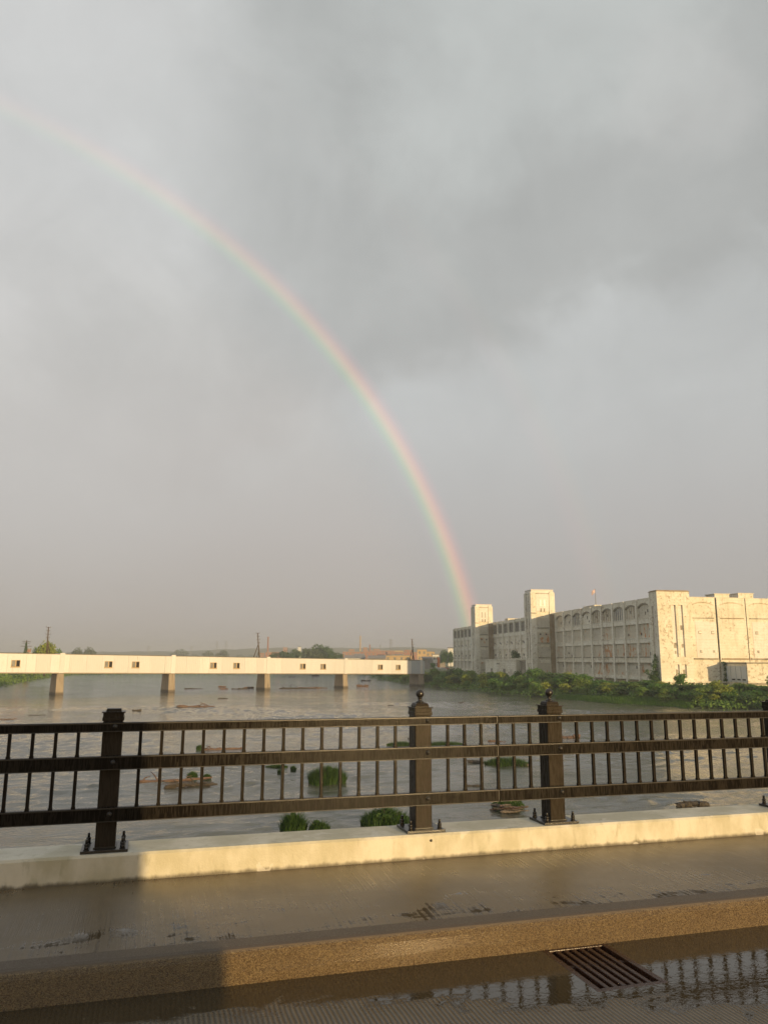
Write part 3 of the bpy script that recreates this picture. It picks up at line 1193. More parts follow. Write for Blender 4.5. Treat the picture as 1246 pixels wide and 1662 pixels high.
def facade_meshes(w):
    """shared meshes of one bay of the river front (local y from 0 to w, outside towards -x)"""
    P = .62
    ms = {}
    m_ = MB(); m_.box(-.18, -.36, 0, .615, .36, RH - .25); ms['pilaster'] = m_.mesh('pilaster', M['fpaint2'])
    m_ = MB(); m_.box(.08, .361, 18.3, .61, w - .361, RH - .03); m_.box(.02, .361, RH - .25, .079, w - .361, RH); ms['parapet_band'] = m_.mesh('parapet_band', M['fpaint'])
    for nm, z0, z1 in (('hi', 13.64, 14.9), ('mid', 9.33, 10.5)):
        m_ = MB(); m_.box(.10, .361, z0, .61, w - .361, z1); m_.box(.0, .361, z1 - .10, .099, w - .361, z1 + .02); ms['sp_' + nm] = m_.mesh('spandrel', M['fpaint2'])
    m_ = MB(); m_.box(.08, .361, 4.95, .61, w - .361, 6.1); ms['sp_lo'] = m_.mesh('spandrel', M['fpaint'])
    m_ = MB(); m_.box(-.10, .361, 6.101, .61, w - .361, 6.26); m_.box(-.04, .361, 4.78, .61, w - .361, 4.949); ms['ledge'] = m_.mesh('ledge', M['fledge'])
    m_ = MB(); m_.box(.05, .361, 1.1, .61, w - .361, 1.9); ms['base'] = m_.mesh('base_band', M['fpaint'])
    m_ = MB(); m_.box(.40, .361, 0, .61, w - .361, 1.099); ms['cellar'] = m_.mesh('cellar_wall', M['fbrown'])
    # arch head over the top window and its stained hood
    n = 8
    rise = .75
    arc = [(.361 + (w - .722) * i / n, 18.3 - rise * ((2 * i / n - 1) ** 2)) for i in range(n + 1)]
    m_ = MB()
    for i in range(n):
        (ya, za), (yb, zb_) = arc[i], arc[i + 1]
        if 18.3 - max(za, zb_) < .002:
            za -= .004; zb_ -= .004
        m_.prism([(ya, za), (yb, zb_), (yb, 18.299), (ya, 18.299)], 'x', .085, .60)
    ms['arch'] = m_.mesh('arch', M['fpaint'])
    m_ = MB()
    for i in range(n):
        (ya, za), (yb, zb_) = arc[i], arc[i + 1]
        m_.prism([(ya, za - .32), (yb, zb_ - .32), (yb, zb_ - .02), (ya, za - .02)], 'x', .14, .55)
    ms['hood'] = m_.mesh('arch_hood', M['fledge'])

    def panel(z0, z1, mats, rows, holes, seed, mull=0):
        r = random.Random(seed)
        q = MB()
        hh = (z1 - z0) / rows
        for k in range(rows):
            o = r.uniform(-.03, .03)
            q.box(.42 + o, .365, z0 + hh * k + .012, .61, w - .365, z0 + hh * (k + 1) - .012, m=0)
        for k in range(holes):
            yy = r.uniform(.7, w - 1.3); zz_ = r.uniform(z0 + .1, z1 - .9)
            q.box(.37, yy, zz_, .45, yy + r.uniform(.25, .5), zz_ + r.uniform(.4, .8), m=1)
        if mull:
            for k in range(mull):
                yy = .361 + (w - .722) * (k + .5) / mull
                q.box(.30, yy - .10, z0, .43, yy + .10, z1, m=2)
        return q.mesh('infill_panel', mats)
    rust = [M['frust'], M['dark'], M['fpaint2']]
    grey = [M['finfill'], M['dark'], M['fpaint2']]
    wht = [M['fpaint'], M['dark'], M['fpaint2']]
    ms['rust'] = [panel(6.26, 9.33, rust, 3, 1, 4), panel(6.26, 9.33, rust, 4, 0, 5), panel(6.26, 9.33, grey, 3, 2, 6)]
    ms['rust3'] = [panel(10.5, 13.64, rust, 3, 1, 7), panel(10.5, 13.64, rust, 2, 2, 8), panel(10.5, 13.64, grey, 4, 1, 9)]
    ms['low'] = [panel(1.9, 4.78, grey, 5, 0, 10), panel(1.9, 4.78, grey, 6, 1, 12), panel(1.9, 4.78, rust, 4, 0, 13)]
    ms['white2'] = [panel(6.26, 9.33, wht, 3, 3, 14), panel(6.26, 9.33, wht, 2, 2, 15)]
    ms['white3'] = [panel(10.5, 13.64, wht, 3, 2, 16), panel(10.5, 13.64, wht, 2, 3, 17)]
    ms['top'] = [panel(14.9, 18.3, grey, 3, 2, 18), panel(14.9, 18.3, wht, 2, 2, 19), panel(14.9, 18.3, [M['glass'], M['dark'], M['fpaint2']], 2, 0, 20, 5), panel(14.9, 18.3, [M['finfill'], M['dark'], M['fstain']], 2, 1, 21, 5)]
    # steel window with bars
    q = MB()
    q.box(.44, .365, 14.9, .50, w - .365, 18.0, m=0)
    for k in range(7):
        yy = .365 + (w - .73) * k / 6
        q.box(.36, yy - .06 + (.06 if k == 0 else (-.06 if k == 6 else 0)), 14.9, .439, yy + .06 + (.06 if k == 0 else (-.06 if k == 6 else 0)), 18.0, m=1)
    for k in range(4):
        zc = 14.95 + 3.0 * k / 3
        q.box(.38, .365, zc - .05, .437, w - .365, zc + .05, m=1)
    ms['win'] = q.mesh('window', [M['glass'], M['fledge']])
    return ms


def put(name, me, y):
    return link_mesh(name, me, FB, (0, y, 0))


def section(y0, w, n, kind, arch):
    ms = facade_meshes(w)
    for i in range(n + 1):
        put('pilaster', ms['pilaster'], y0 + w * i)
    for i in range(n):
        y = y0 + w * i
        for key, nm in (('parapet_band', 'parapet_band'), ('sp_hi', 'spandrel'), ('sp_mid', 'spandrel'), ('sp_lo', 'spandrel'), ('ledge', 'ledge'), ('base', 'base_band'), ('cellar', 'cellar_wall')):
            put(nm, ms[key], y)
        if arch:
            put('arch', ms['arch'], y)
            put('arch_hood', ms['hood'], y)
            put('infill_panel', ms['top'][(0, 3, 2, 3, 3, 1, 2, 0, 0)[i % 9]], y)
        else:
            put('window', ms['win'], y)
        if kind == 'rust':
            put('infill_panel', ms['rust'][rf_.randrange(3) if i > 2 else i % 2], y)
            put('infill_panel', ms['rust3'][rf_.randrange(3)], y)
        else:
            put('infill_panel', ms['white2'][rf_.randrange(2)], y)
            put('infill_panel', ms['white3'][rf_.randrange(2)], y)
        put('infill_panel', ms['low'][rf_.randrange(3)], y)


section(3.55, 6.37, 9, 'rust', True)
section(67.2, 6.39, 9, 'white', False)
section(130.4, 6.1, 9, 'white', False)

# corner block, taller than the rest
b = MB()
ch = 20.35
b.box(-.30, -.38, 0, 2.9, .60, ch)
for (xa, xb_, za, zb2) in ((2.9, 4.0, 0, 1.76), (2.9, 4.0, 4.6, 6.2), (2.9, 4.0, 17.4, ch), (4.55, 5.65, 0, 1.76), (4.55, 5.65, 4.6, 6.2), (4.55, 5.65, 17.4, ch)):
    b.box(xa + .0005, -.379, za, xb_ - .0005, .60, zb2 - .0005)
b.box(4.0, -.3805, 0, 4.55, .60, ch - .001)
b.box(5.65, -.3805, 0, 7.4, .60, ch - .001)
b.box(-.299, .601, 0, .60, 1.2, ch - .002)
b.box(-.301, 2.2, 0, .60, 3.18, ch - .002)
b.box(-.298, 1.2, 0, .60, 2.2, 1.8)
b.box(-.298, 1.2, 4.6, .60, 2.2, 6.2)
b.box(-.298, 1.2, 17.2, .60, 2.2, ch - .003)
part('corner_block', b, [M['fpaint']])
b = MB()
b.box(.05, 1.2, 1.8, .55, 2.2, 17.2)
for (xa, xb_) in ((2.9, 4.0), (4.55, 5.65)):
    for za, zb2 in ((1.76, 4.6), (6.2, 17.4)):
        b.box(xa, -.02, za, xb_, .58, zb2)
part('recess_panel', b, [M['fcream']])
for (xa, z0, z1, wd) in ((3.25, 2.4, 3.5, .5), (4.95, 2.4, 3.5, .5), (3.3, 6.9, 7.5, .4), (3.2, 8.1, 9.2, .6), (5.0, 8.2, 9.0, .5), (5.0, 12.0, 13.0, .5)):
    b = MB()
    b.box(xa, -.05, z0, xa + wd, .0, z1)
    part('blocked_vent', b, [M['fledge']])
b = MB()
b.box(-.40, -.48, ch, 7.5, 3.28, ch + .12)
b.box(-.2, -.28, ch + .121, 7.3, 3.0, ch + .30)
part('cornice', b, [M['fbrown']])

# end wall bays
bays = [(7.41, 13.62, 0.0, True), (13.95, 20.75, -.14, False), (21.05, 27.7, 0.0, True), (28.0, 34.8, -.14, False), (35.1, 41.9, 0.0, True), (42.2, 62.0, -.1, False)]
for i, (xa, xb_, yo, patched) in enumerate(bays):
    b = MB()
    b.box(xa, yo, 0, xb_, .61, RH - .12 - .05 * i)
    b.box(xa, yo - .08, RH - .119 - .05 * i, xb_, .55, RH - .05 * i)
    part('end_wall', b, [M['fpaint']])
    if i > 4:
        continue
    n = 9
    b = MB()
    x0_, x1_ = xa + .7, xb_ - .5
    for q in range(n):
        f0, f1 = q / n, (q + 1) / n
        z0_, z1_ = (18.25 - .55 * (2 * f0 - 1) ** 2), (18.25 - .55 * (2 * f1 - 1) ** 2)
        b.prism([(x0_ + (x1_ - x0_) * f0, z0_ - .26), (x0_ + (x1_ - x0_) * f1, z1_ - .26), (x0_ + (x1_ - x0_) * f1, z1_), (x0_ + (x1_ - x0_) * f0, z0_)], 'y', yo - .05, yo + .01)
    part('arch_hood', b, [M['fstain']])
    b = MB()
    b.box(xa + .6, yo - .12, 14.55, xb_ - .5, yo + .01, 14.75)
    b.box(xa + .3, yo - .22, 5.68, xb_ - .15, yo + .01, 5.95)
    part('ledge', b, [M['fledge']] if patched else [M['fbrown']])
    if patched:
        for z0_, z1_ in ((6.0, 9.92), (9.97, 13.9)):
            b = MB()
            b.box(xa + 1.15, yo - .05, z0_, xb_ - .25, yo + .01, z1_)
            pn = part('patch_panel', b, [M['fcream']])
            for wx in (xa + 2.1, xb_ - 1.05):
                b = MB()
                zc = z0_ + (1.55 if z0_ > 8 else 1.4)
                s_ = .34 if z0_ > 8 else .25
                b.box(wx - s_, yo - .10, zc - s_, wx + s_, yo - .049, zc - s_ + .12)
                b.box(wx - s_, yo - .10, zc + s_ - .1, wx + s_, yo - .049, zc + s_)
                b.box(wx - s_, yo - .10, zc - s_ + .12, wx - s_ + .1, yo - .049, zc + s_ - .1)
                wn = part('small_window', b, [M['fledge']], pn)
                b = MB()
                b.box(wx - s_ + .1, yo - .07, zc - s_ + .12, wx + s_, yo - .048, zc + s_ - .1)
                part('pane', b, [M['glass']], wn)
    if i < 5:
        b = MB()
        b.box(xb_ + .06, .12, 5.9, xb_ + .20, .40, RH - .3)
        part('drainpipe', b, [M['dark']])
b = MB()
b.box(-1.0, -1.3, .75, 14.65, -.39, 1.0)
for xx_ in np.arange(-.8, 14.5, 1.9):
    b.box(xx_, -1.15, 0, xx_ + .35, -.6, .749)
part('loading_platform', b, [M['fpaint']])
# rooftop rooms
for (xa, ya, xb_, yb, h) in ((15.2, 2.4, 18.8, 6.0, 20.35), (20.9, 2.2, 24.6, 5.6, 20.55), (3.0, 39.5, 9.0, 47.0, 20.15), (4.0, 118.0, 10.0, 121.5, 20.6)):
    b = MB()
    b.box(xa, ya, RH - .04, xb_, yb, h - .15)
    b.box(xa - .15, ya - .15, h - .149, xb_ + .15, yb + .15, h)
    part('rooftop_room', b, [M['fpaint']])

# towers
def tower(y0, H, D_, wd):
    b = MB()
    b.box(-D_ + .28, y0 + .28, 0, -.02, y0 + wd - .28, H - .9)
    part('tower_core', b, [M['fpaint']])
    pw_ = 1.55
    for (xa, xb_) in ((-D_, -D_ + pw_), (-pw_, .15)):
        for (ya, yb) in ((y0, y0 + 1.3), (y0 + wd - 1.3, y0 + wd)):
            b = MB()
            b.box(xa, ya, 0, xb_, yb, H - 1.0)
            b.frustum((xa + xb_) / 2, (ya + yb) / 2, H - 1.0, H - .45, xb_ - xa, yb - ya, (xb_ - xa) * .55, (yb - ya) * .55)
            part('tower_pier', b, [M['fpaint2']])
    b = MB()
    b.box(-D_ + .35, y0 + .35, H - .9, -.2, y0 + wd - .35, H)
    b.box(-D_ + .2, y0 + .2, H - .18, -.05, y0 + wd - .2, H - .02)
    part('tower_crown', b, [M['fcream']])
    # centre of the end face with a gabled head and slit windows
    cxm = (-D_ + pw_ - pw_) / 2
    xl, xr = -D_ + pw_ + .1, -pw_ - .1
    b = MB()
    b.prism([(xl, 19.6), (xr, 19.6), (xr, H - 1.5), (cxm + .9, H - .75), (cxm - .9, H - .75), (xl, H - 1.5)], 'y', y0 + .10, y0 + .30)
    fp = part('gabled_panel', b, [M['fcream']])
    for sx in (-.62, .62):
        b = MB(); b.box(cxm + sx - .26, y0 + .06, H - 5.0, cxm + sx + .26, y0 + .101, H - 3.0); part('slit_window', b, [M['glass']], fp)
        b = MB(); b.box(cxm + sx * .8 - .2, y0 + .06, H - 6.6, cxm + sx * .8 + .2, y0 + .101, H - 5.6); part('slit_window', b, [M['fledge']], fp)
    for k_, (z0_, z1_) in enumerate(((1.9, 4.7), (6.3, 9.3), (10.5, 13.6), (14.9, 17.8))):
        b = MB()
        for q in range(3):
            b.box(xl + .35, y0 + .17 + rf_.uniform(-.02, .02), z0_ + (z1_ - z0_) * q / 3 + .01, xr - .3, y0 + .279, z0_ + (z1_ - z0_) * (q + 1) / 3 - .01)
        pn = part('infill_panel', b, [M['finfill'] if k_ % 2 else M['frust']])
        b = MB()
        b.box(xl + .25, y0 + .02, z0_ - .22, xr - .2, y0 + .279, z0_ - .02)
        part('ledge', b, [M['fledge']], pn)
        if k_ == 2:
            for sx in (-.9, .9):
                b = MB(); b.box(cxm + sx - .2, y0 + .12, z1_ - .9, cxm + sx + .2, y0 + .175, z1_ - .45); part('vent_hole', b, [M['dark']], pn)
    b = MB()
    b.box(-pw_ - .12, y0 - .06, 0, .35, y0 - .001, 18.8)
    part('stained_strip', b, [M['fbrown']])
    b = MB()
    b.box(-D_ + .25, y0 + .04, H - 1.28, -.08, y0 + wd - .04, H - 1.12)
    b.box(-D_ - .06, y0 - .06, 18.95, -D_ + pw_ + .05, y0 + .0, 19.2)
    part('string_course', b, [M['fledge']])
    # river face: narrow slits one over the other
    for (za, zb2) in ((1.6, 4.6), (6.0, 13.5), (14.5, 17.6), (19.6, H - 2.0)):
        for yy in (y0 + 1.75, y0 + wd - 2.35):
            b = MB(); b.box(-D_ + .22, yy, za, -D_ + .30, yy + .6, zb2); part('slit_window', b, [M['glass'] if za > 19 else M['fledge']])
    b = MB()
    b.box(-D_ + .12, y0 + 2.65, 0, -D_ + .279, y0 + wd - 2.65, H - 1.6)
    part('tower_rib', b, [M['fpaint2']])


tower(61.0, 26.1, 7.3, 6.1)
tower(124.4, 26.1, 6.7, 6.0)

# low block between the towers
b = MB()
b.box(-6.0, 80.0, 0, -.2, 113.5, 5.35)
b.box(-6.15, 79.9, 5.351, -.2, 113.7, 5.65)
lb = part('low_block', b, [M['fpaint']])
b = MB()
b.box(-4.6, 67.2, 0, -.2, 79.89, 4.9)
b.box(-4.9, 67.2, 4.901, -.2, 79.89, 5.2)
part('low_block', b, [M['fledge']])
for q in range(4):
    b = MB(); b.box(-6.06, 84 + q * 7.2, .3, -5.99, 86.4 + q * 7.2, 2.6); part('doorway', b, [M['fledge'] if q % 2 else M['finfill']], lb)
for q in range(3):
    b = MB(); b.box(-6.05, 98 + q * 1.1, 4.0, -5.99, 98.5 + q * 1.1, 4.4); part('vent_hole', b, [M['dark']], lb)
b = MB()
b.box(-5.0, 115.5, 0, -2.2, 118.0, 4.6)
part('stair_hut', b, [M['fpaint2']])

# annex on the end wall
b = MB()
b.box(14.7, -8.2, 0, 40.0, -.39, 4.85)
an = part('annex', b, [M['fpaint']])
b = MB()
b.box(14.55, -8.4, 4.851, 40.2, -.38, 5.10)
part('annex_roof', b, [M['fledge']], an)
for q in range(4):
    b = MB()
    ya = -7.9 + q * 1.86
    b.box(14.60, ya, 1.0, 14.699, ya + 1.7, 4.3)
    dr = part('door_panel', b, [M['siding_shade_blue']], an)
for q in range(3):
    ya = -7.6 + q * 1.86
    b = MB(); b.box(14.55, ya, 1.35, 14.62, ya + 1.1, 1.65); part('vent', b, [M['dark']], an)
b = MB()
b.box(14.35, -8.6, .55, 40.0, -8.21, .95)
part('annex_sill', b, [M['fledge']], an)

# flag on the roof
fpw = FMAT @ Vector((9.0, 52.0, RH - .05))
dep = (fpw - EYE).dot(_f)
ft = at_depth(943, 955.5, dep)
FPt = empty('flagpole', fpw)
tag(FPt, 'slim flagpole with a small red and white flag on the factory roof', 'flagpole')
b = MB()
fh = ft.z - fpw.z
b.tube([(0, 0, 0), (0, 0, fh * .6), (0, 0, fh)], [.11, .085, .05], 8)
b.lathe(0, 0, [(.03, fh), (.10, fh + .08), (.02, fh + .18)], 8)
b.build('pole', M['steel'], FPt)
vs, fs = [], []
for i in range(9):
    for j in range(5):
        u, v_ = i / 8, j / 4
        vs.append((-.08 - 1.05 * u, .22 * math.sin(u * 7 + v_) * u, fh - .1 - 1.0 * v_ - .9 * u * u * (.6 + .4 * v_)))
for i in range(8):
    for j in range(4):
        fs.append((i * 5 + j, (i + 1) * 5 + j, (i + 1) * 5 + j + 1, i * 5 + j + 1))
pydata('flag', vs, fs, M['flag'], FPt, smooth=True)

# ================================================================ PLANTS
def leaf_mesh(name, lumps, n, size, seed, mat, flat=0.0, droop=0.0):
    g = np.random.default_rng(seed)
    L = np.array(lumps, float)                      # x y z rx ry rz
    wgt = (L[:, 3] * L[:, 4] + L[:, 4] * L[:, 5]); wgt /= wgt.sum()
    k = g.choice(len(L), n, p=wgt)
    d = g.normal(size=(n, 3)); d /= np.linalg.norm(d, axis=1)[:, None]
    d[:, 2] = np.where(d[:, 2] < -.35, -d[:, 2], d[:, 2])
    rad = .45 + .80 * g.random(n) ** 1.3
    p = L[k, :3] + d * L[k, 3:6] * rad[:, None]
    nrm = d + g.normal(size=(n, 3)) * .75; nrm[:, 2] += .25
    nrm /= np.linalg.norm(nrm, axis=1)[:, None]
    t = np.cross(nrm, g.normal(size=(n, 3))); t /= np.linalg.norm(t, axis=1)[:, None] + 1e-9
    b_ = np.cross(nrm, t)
    s = size * (.55 + .9 * g.random(n))[:, None]
    w_ = s * (.45 + .3 * g.random(n))[:, None]
    V = np.stack([p - t * s, p + b_ * w_ - nrm * s * .15, p + t * s, p - b_ * w_ - nrm * s * .15], 1).reshape(-1, 3)
    F = np.arange(4 * n).reshape(n, 4)
    me = bpy.data.meshes.new(name)
    me.from_pydata(V.tolist(), [], F.tolist())
    me.materials.append(mat)
    return me


def blades_mesh(name, n, rx, ry, h, seed, mat, w=.02, lean=.35):
    g = np.random.default_rng(seed)
    a = g.random(n) * 2 * np.pi; r_ = np.sqrt(g.random(n))
    x, y = np.cos(a) * r_ * rx, np.sin(a) * r_ * ry
    hh = h * (.45 + .65 * g.random(n)) * (1 - .55 * r_ ** 2)
    la = g.random(n) * 2 * np.pi; ll = hh * lean * g.random(n) * 1.6
    wx = np.cos(la + 1.57) * w; wy = np.sin(la + 1.57) * w
    z0 = np.full(n, -.06)
    V = np.stack([np.stack([x - wx, y - wy, z0], 1), np.stack([x + wx, y + wy, z0], 1),
                  np.stack([x + wx * .7 + np.cos(la) * ll * .4, y + wy * .7 + np.sin(la) * ll * .4, hh * .6], 1),
                  np.stack([x - wx * .7 + np.cos(la) * ll * .4, y - wy * .7 + np.sin(la) * ll * .4, hh * .6], 1),
                  np.stack([x + np.cos(la) * ll, y + np.sin(la) * ll, hh], 1)], 1).reshape(-1, 3)
    F = []
    for i in range(n):
        F.append((5 * i, 5 * i + 1, 5 * i + 2, 5 * i + 3)); F.append((5 * i + 3, 5 * i + 2, 5 * i + 4))
    me = bpy.data.meshes.new(name)
    me.from_pydata(V.tolist(), [], F)
    me.materials.append(mat)
    return me


def lumps_round(seed, n, w_, h, base=.15):
    r = random.Random(seed)
    out = []
    for i in range(n):
        a = r.uniform(0, 6.283); q = r.random() ** .5
        z = r.uniform(base, .8) * h
        fall = 1 - .55 * (z / h) ** 2
        rr = w_ * r.uniform(.26, .42)
        out.append((math.cos(a) * q * w_ * .72 * fall, math.sin(a) * q * w_ * .72 * fall, z, rr, rr, rr * r.uniform(.7, 1.0)))
    out.append((0, 0, h * .55, w_ * .6, w_ * .6, h * .42))
    return out


# unit bushes about 2 m across and 2 m tall (scaled when placed)
BUSH = {}
for key, mat in (('bank', 'leaf_bank'), ('dark', 'leaf_dark'), ('yellow', 'leaf_yellow')):
    BUSH[key] = [leaf_mesh('bush', lumps_round(30 + i * 7 + len(key), 9, 1.0, 2.0), 1500, .105, 40 + i, M[mat]) for i in range(3)]
TREE = {}
for key, mat in (('bank', 'leaf_bank'), ('dark', 'leaf_dark'), ('yellow', 'leaf_yellow'), ('far', 'leaf_far')):
    TREE[key] = [leaf_mesh('crown', lumps_round(90 + i * 5 + len(key), 14, 1.0, 2.0, .3), 2300, .085, 60 + i, M[mat]) for i in range(2)]
tk = MB()
tk.tube([(0, 0, -.1), (.02, .01, .5), (0, -.02, 1.1), (.03, 0, 1.7)], [.075, .06, .045, .015], 7)
for a in range(5):
    c_, s_ = math.cos(a * 1.3), math.sin(a * 1.3)
    z = .55 + .2 * a
    tk.tube([(0, 0, z), (c_ * .3, s_ * .3, z + .25), (c_ * .55, s_ * .55, z + .45)], [.035, .022, .008], 5)
trunk_me = tk.mesh('trunk', M['bark'])


def bush(loc, w_, h, kind, label, group=None, name='bush', cat='bush', v=None):
    me = BUSH[kind][rnd.randrange(3) if v is None else v]
    o = link_mesh(name, me, None, loc, (0, 0, rnd.uniform(0, 6.28)), (w_ / 2.1, w_ / 2.1 * rnd.uniform(.85, 1.15), h / 2.25))
    return tag(o, label, cat, group)


def tree(loc, w_, h, kind, label, group=None, cat='tree'):
    t_ = empty('tree', loc, rnd.uniform(0, 6.28))
    tag(t_, label, cat, group)
    link_mesh('trunk', trunk_me, t_, (0, 0, 0), (0, 0, 0), (w_ / 2, w_ / 2, h / 2))
    link_mesh('crown', TREE[kind][rnd.randrange(2)], t_, (0, 0, 0), (0, 0, 0), (w_ / 2.1, w_ / 2.1, h / 2.10))
    return t_


def shore_at(px):
    """waterline point and inland direction for a picture column"""
    for i in range(len(shore_px) - 1):
        a, b2 = shore_px[i][0], shore_px[i + 1][0]
        if a <= px <= b2:
            f = (px - a) / (b2 - a)
            return shore[i].lerp(shore[i + 1], f), inl[i].lerp(inl[i + 1], f).normalized()
    return shore[-1], inl[-1]


def ground(px, o):
    p, d = shore_at(px)
    q = p + d * o
    for (o0, z0), (o1, z1) in zip(offs[:-1], offs[1:]):
        if o0 <= o <= o1:
            q.z = z0 + (z1 - z0) * (o - o0) / (o1 - o0)
            return q
    q.z = GROUND_Z
    return q


# thickets along the right bank
zones = [
    # px range, count, rows (offset, w, h), label, group
    (600, 735, 26, [(2, 4.5, 3.2), (7, 5.5, 4.2)], 'beyond the footbridge end', 'bushes on the bank by the footbridge'),
    (735, 905, 34, [(2, 4.0, 3.3), (6, 4.6, 4.0), (11, 5.0, 3.8)], 'below the two factory towers', 'bushes below the factory towers'),
    (905, 1062, 30, [(5, 3.6, 2.3), (9, 4.2, 2.2), (13, 4.2, 1.8)], 'between the bright grass strip and factory', 'bushes behind the grass strip'),
    (1062, 1290, 40, [(2.0, 3.2, 2.1), (6, 3.6, 2.1), (11, 3.8, 1.8), (16, 3.6, 1.5)], 'below the gold lit end wall', 'bushes below the sunlit end wall'),
]
for (a, b2, n, rows, lab, grp) in zones:
    per = [n // len(rows)] * len(rows)
    for (o, w_, h), c_ in zip(rows, per):
        for i in range(c_):
            px = a + (b2 - a) * (i + rnd.uniform(.1, .9)) / c_
            if 905 < px < 1062 and o < 4:
                continue
            kk = rnd.random()
            kind = 'bank' if kk < .55 else ('dark' if kk < .85 else 'yellow')
            tone = {'bank': 'mid-green', 'dark': 'dark green', 'yellow': 'yellow-green'}[kind]
            row = 'at the waterline' if o < 4 else ('halfway up the bank' if o < 8.5 else 'at the top of the bank')
            bush(ground(px, o + rnd.uniform(-1.2, 1.6)), w_ * rnd.uniform(.8, 1.3), h * rnd.uniform(.75, 1.2), kind, tone + ' bush ' + row + ' ' + lab, grp)

# trees that stand out of the thicket
def bank_tree(px, o, py_top, w_, kind, label):
    g_ = ground(px, o)
    dep = (g_ - EYE).dot(_f)
    top = at_depth(px, py_top, dep).z
    return tree(g_, w_, max(2.0, top - g_.z), kind, label)


bank_tree(774, 9, 1089, 5.0, 'yellow', 'slim yellow-green tree in front of the far factory tower')
bank_tree(799, 9, 1088, 4.6, 'dark', 'dark rounded tree right beside the slim yellow-green one below the far tower')
bank_tree(822, 10, 1083, 8.0, 'bank', 'tall full green tree in front of the low block between the towers')
bank_tree(847, 7, 1093, 5.5, 'dark', 'dark green tree below the near factory tower, at the water')
bank_tree(866, 12, 1090, 6.0, 'yellow', 'ragged olive tree at the foot of the near factory tower')
bank_tree(884, 7, 1094, 9.0, 'bank', 'broad spreading tree at the water by the near tower, behind a railing ball')
bank_tree(906, 8, 1100, 6.5, 'bank', 'bushy tree at the start of the bright grass strip')
bank_tree(944, 8, 1107, 5.0, 'yellow', 'yellowish tree at the far end of the bright grass strip')
bank_tree(1031, 15, 1092, 3.8, 'bank', 'thin sapling against the long factory front near its corner')
bank_tree(1120, 9, 1103, 3.4, 'yellow', 'narrow bright tree below the sunlit end wall left of the annex shadow')
bank_tree(1146, 6, 1110, 5.0, 'yellow', 'loose pale green tree below the annex')
bank_tree(1118, 2.5, 1129, 2.6, 'yellow', 'small yellow-green sapling at the water below the end wall')
bank_tree(1232, 8, 1089, 5.5, 'yellow', 'golden tree before the sunlit annex wall')
bank_tree(1262, 6, 1094, 5.0, 'bank', 'green tree beside the golden tree at the annex')
# vines
vn = FMAT @ Vector((-.9, .9, 0))
lm = [(0, 0, 1.0, 1.3, 1.3, 1.4), (.1, .2, 2.6, 1.0, 1.0, 1.1), (-.1, .1, 4.0, .8, .8, 1.0), (.1, 0, 5.2, .6, .6, .9), (.15, .1, 6.2, .4, .4, .7), (-.8, .3, 1.6, 1.0, 1.0, .9), (1.0, -.3, .8, 1.0, .9, .8), (-1.6, .8, 2.7, .5, .5, .8)]
o = link_mesh('vine', leaf_mesh('vine', lm, 1500, .16, 5, M['leaf_dark']), None, vn)
tag(o, 'dark vine climbing the corner of the factory', 'vine')
vn = FMAT @ Vector((14.4, -.75, 0))
lm = [(0, 0, .9, .7, .5, .9), (0, 0, 2.2, .4, .3, .8), (.1, 0, 3.4, .32, .3, .8), (0, 0, 4.5, .4, .3, .6), (-.4, 0, 5.0, .4, .3, .25)]
o = link_mesh('vine', leaf_mesh('vine', lm, 600, .13, 6, M['leaf_dark']), None, vn)
tag(o, 'thin vine growing up the inner corner of the annex', 'vine')
vn = FMAT @ Vector((-4.6, 84.0, 5.6))
o = link_mesh('shrub', leaf_mesh('shrub', [(0, 0, .8, 1.2, 1.5, 1.0), (0, 1.5, 1.8, .9, 1.1, 1.0), (0, -1.2, 1.2, .8, .8, .8)], 700, .2, 8, M['leaf_dark']), None, vn)
tag(o, 'shrub growing on the roof of the low block between the towers', 'shrub')

# ground cover on the banks
g = np.random.default_rng(9)
lump = []
for px in range(600, 1300, 7):
    for o in (1.2, 3.5, 6.5, 10, 14, 18):
        if 905 < px < 1112 and o < 4.5:
            continue
        q = ground(px, o + rnd.uniform(-.8, .8))
        s = rnd.uniform(.9, 1.6)
        lump.append((q.x, q.y, q.z + .15, s * 1.4, s * 1.4, s * rnd.uniform(.5, .8)))
o = link_mesh('undergrowth', leaf_mesh('undergrowth', lump, 26000, .26, 14, M['leaf_bank']))
tag(o, 'tangled green undergrowth covering the right bank', 'undergrowth', kind='stuff')
lump = []
for px in range(-200, 128, 4):
    for o in (.8, 3, 6, 10, 15, 22):
        q = ground(px, o + rnd.uniform(-.8, .8))
        s = rnd.uniform(1.2, 2.3)
        lump.append((q.x, q.y, q.z + .1, s * 1.5, s * 1.5, s * rnd.uniform(.5, .9)))
o = link_mesh('undergrowth', leaf_mesh('undergrowth', lump, 16000, .36, 15, M['leaf_bank']))
tag(o, 'low green growth covering the left bank under the footbridge', 'undergrowth', kind='stuff')
lump = []
for px in range(140, 600, 6):
    for o in (1, 5, 12):
        q = ground(px, o)
        lump.append((q.x, q.y, q.z + .2, 4, 3, rnd.uniform(.5, 1.1)))
o = link_mesh('undergrowth', leaf_mesh('undergrowth', lump, 7000, .7, 16, M['leaf_bank']))
tag(o, 'thin line of green growth on the far shore under the footbridge', 'undergrowth', kind='stuff')

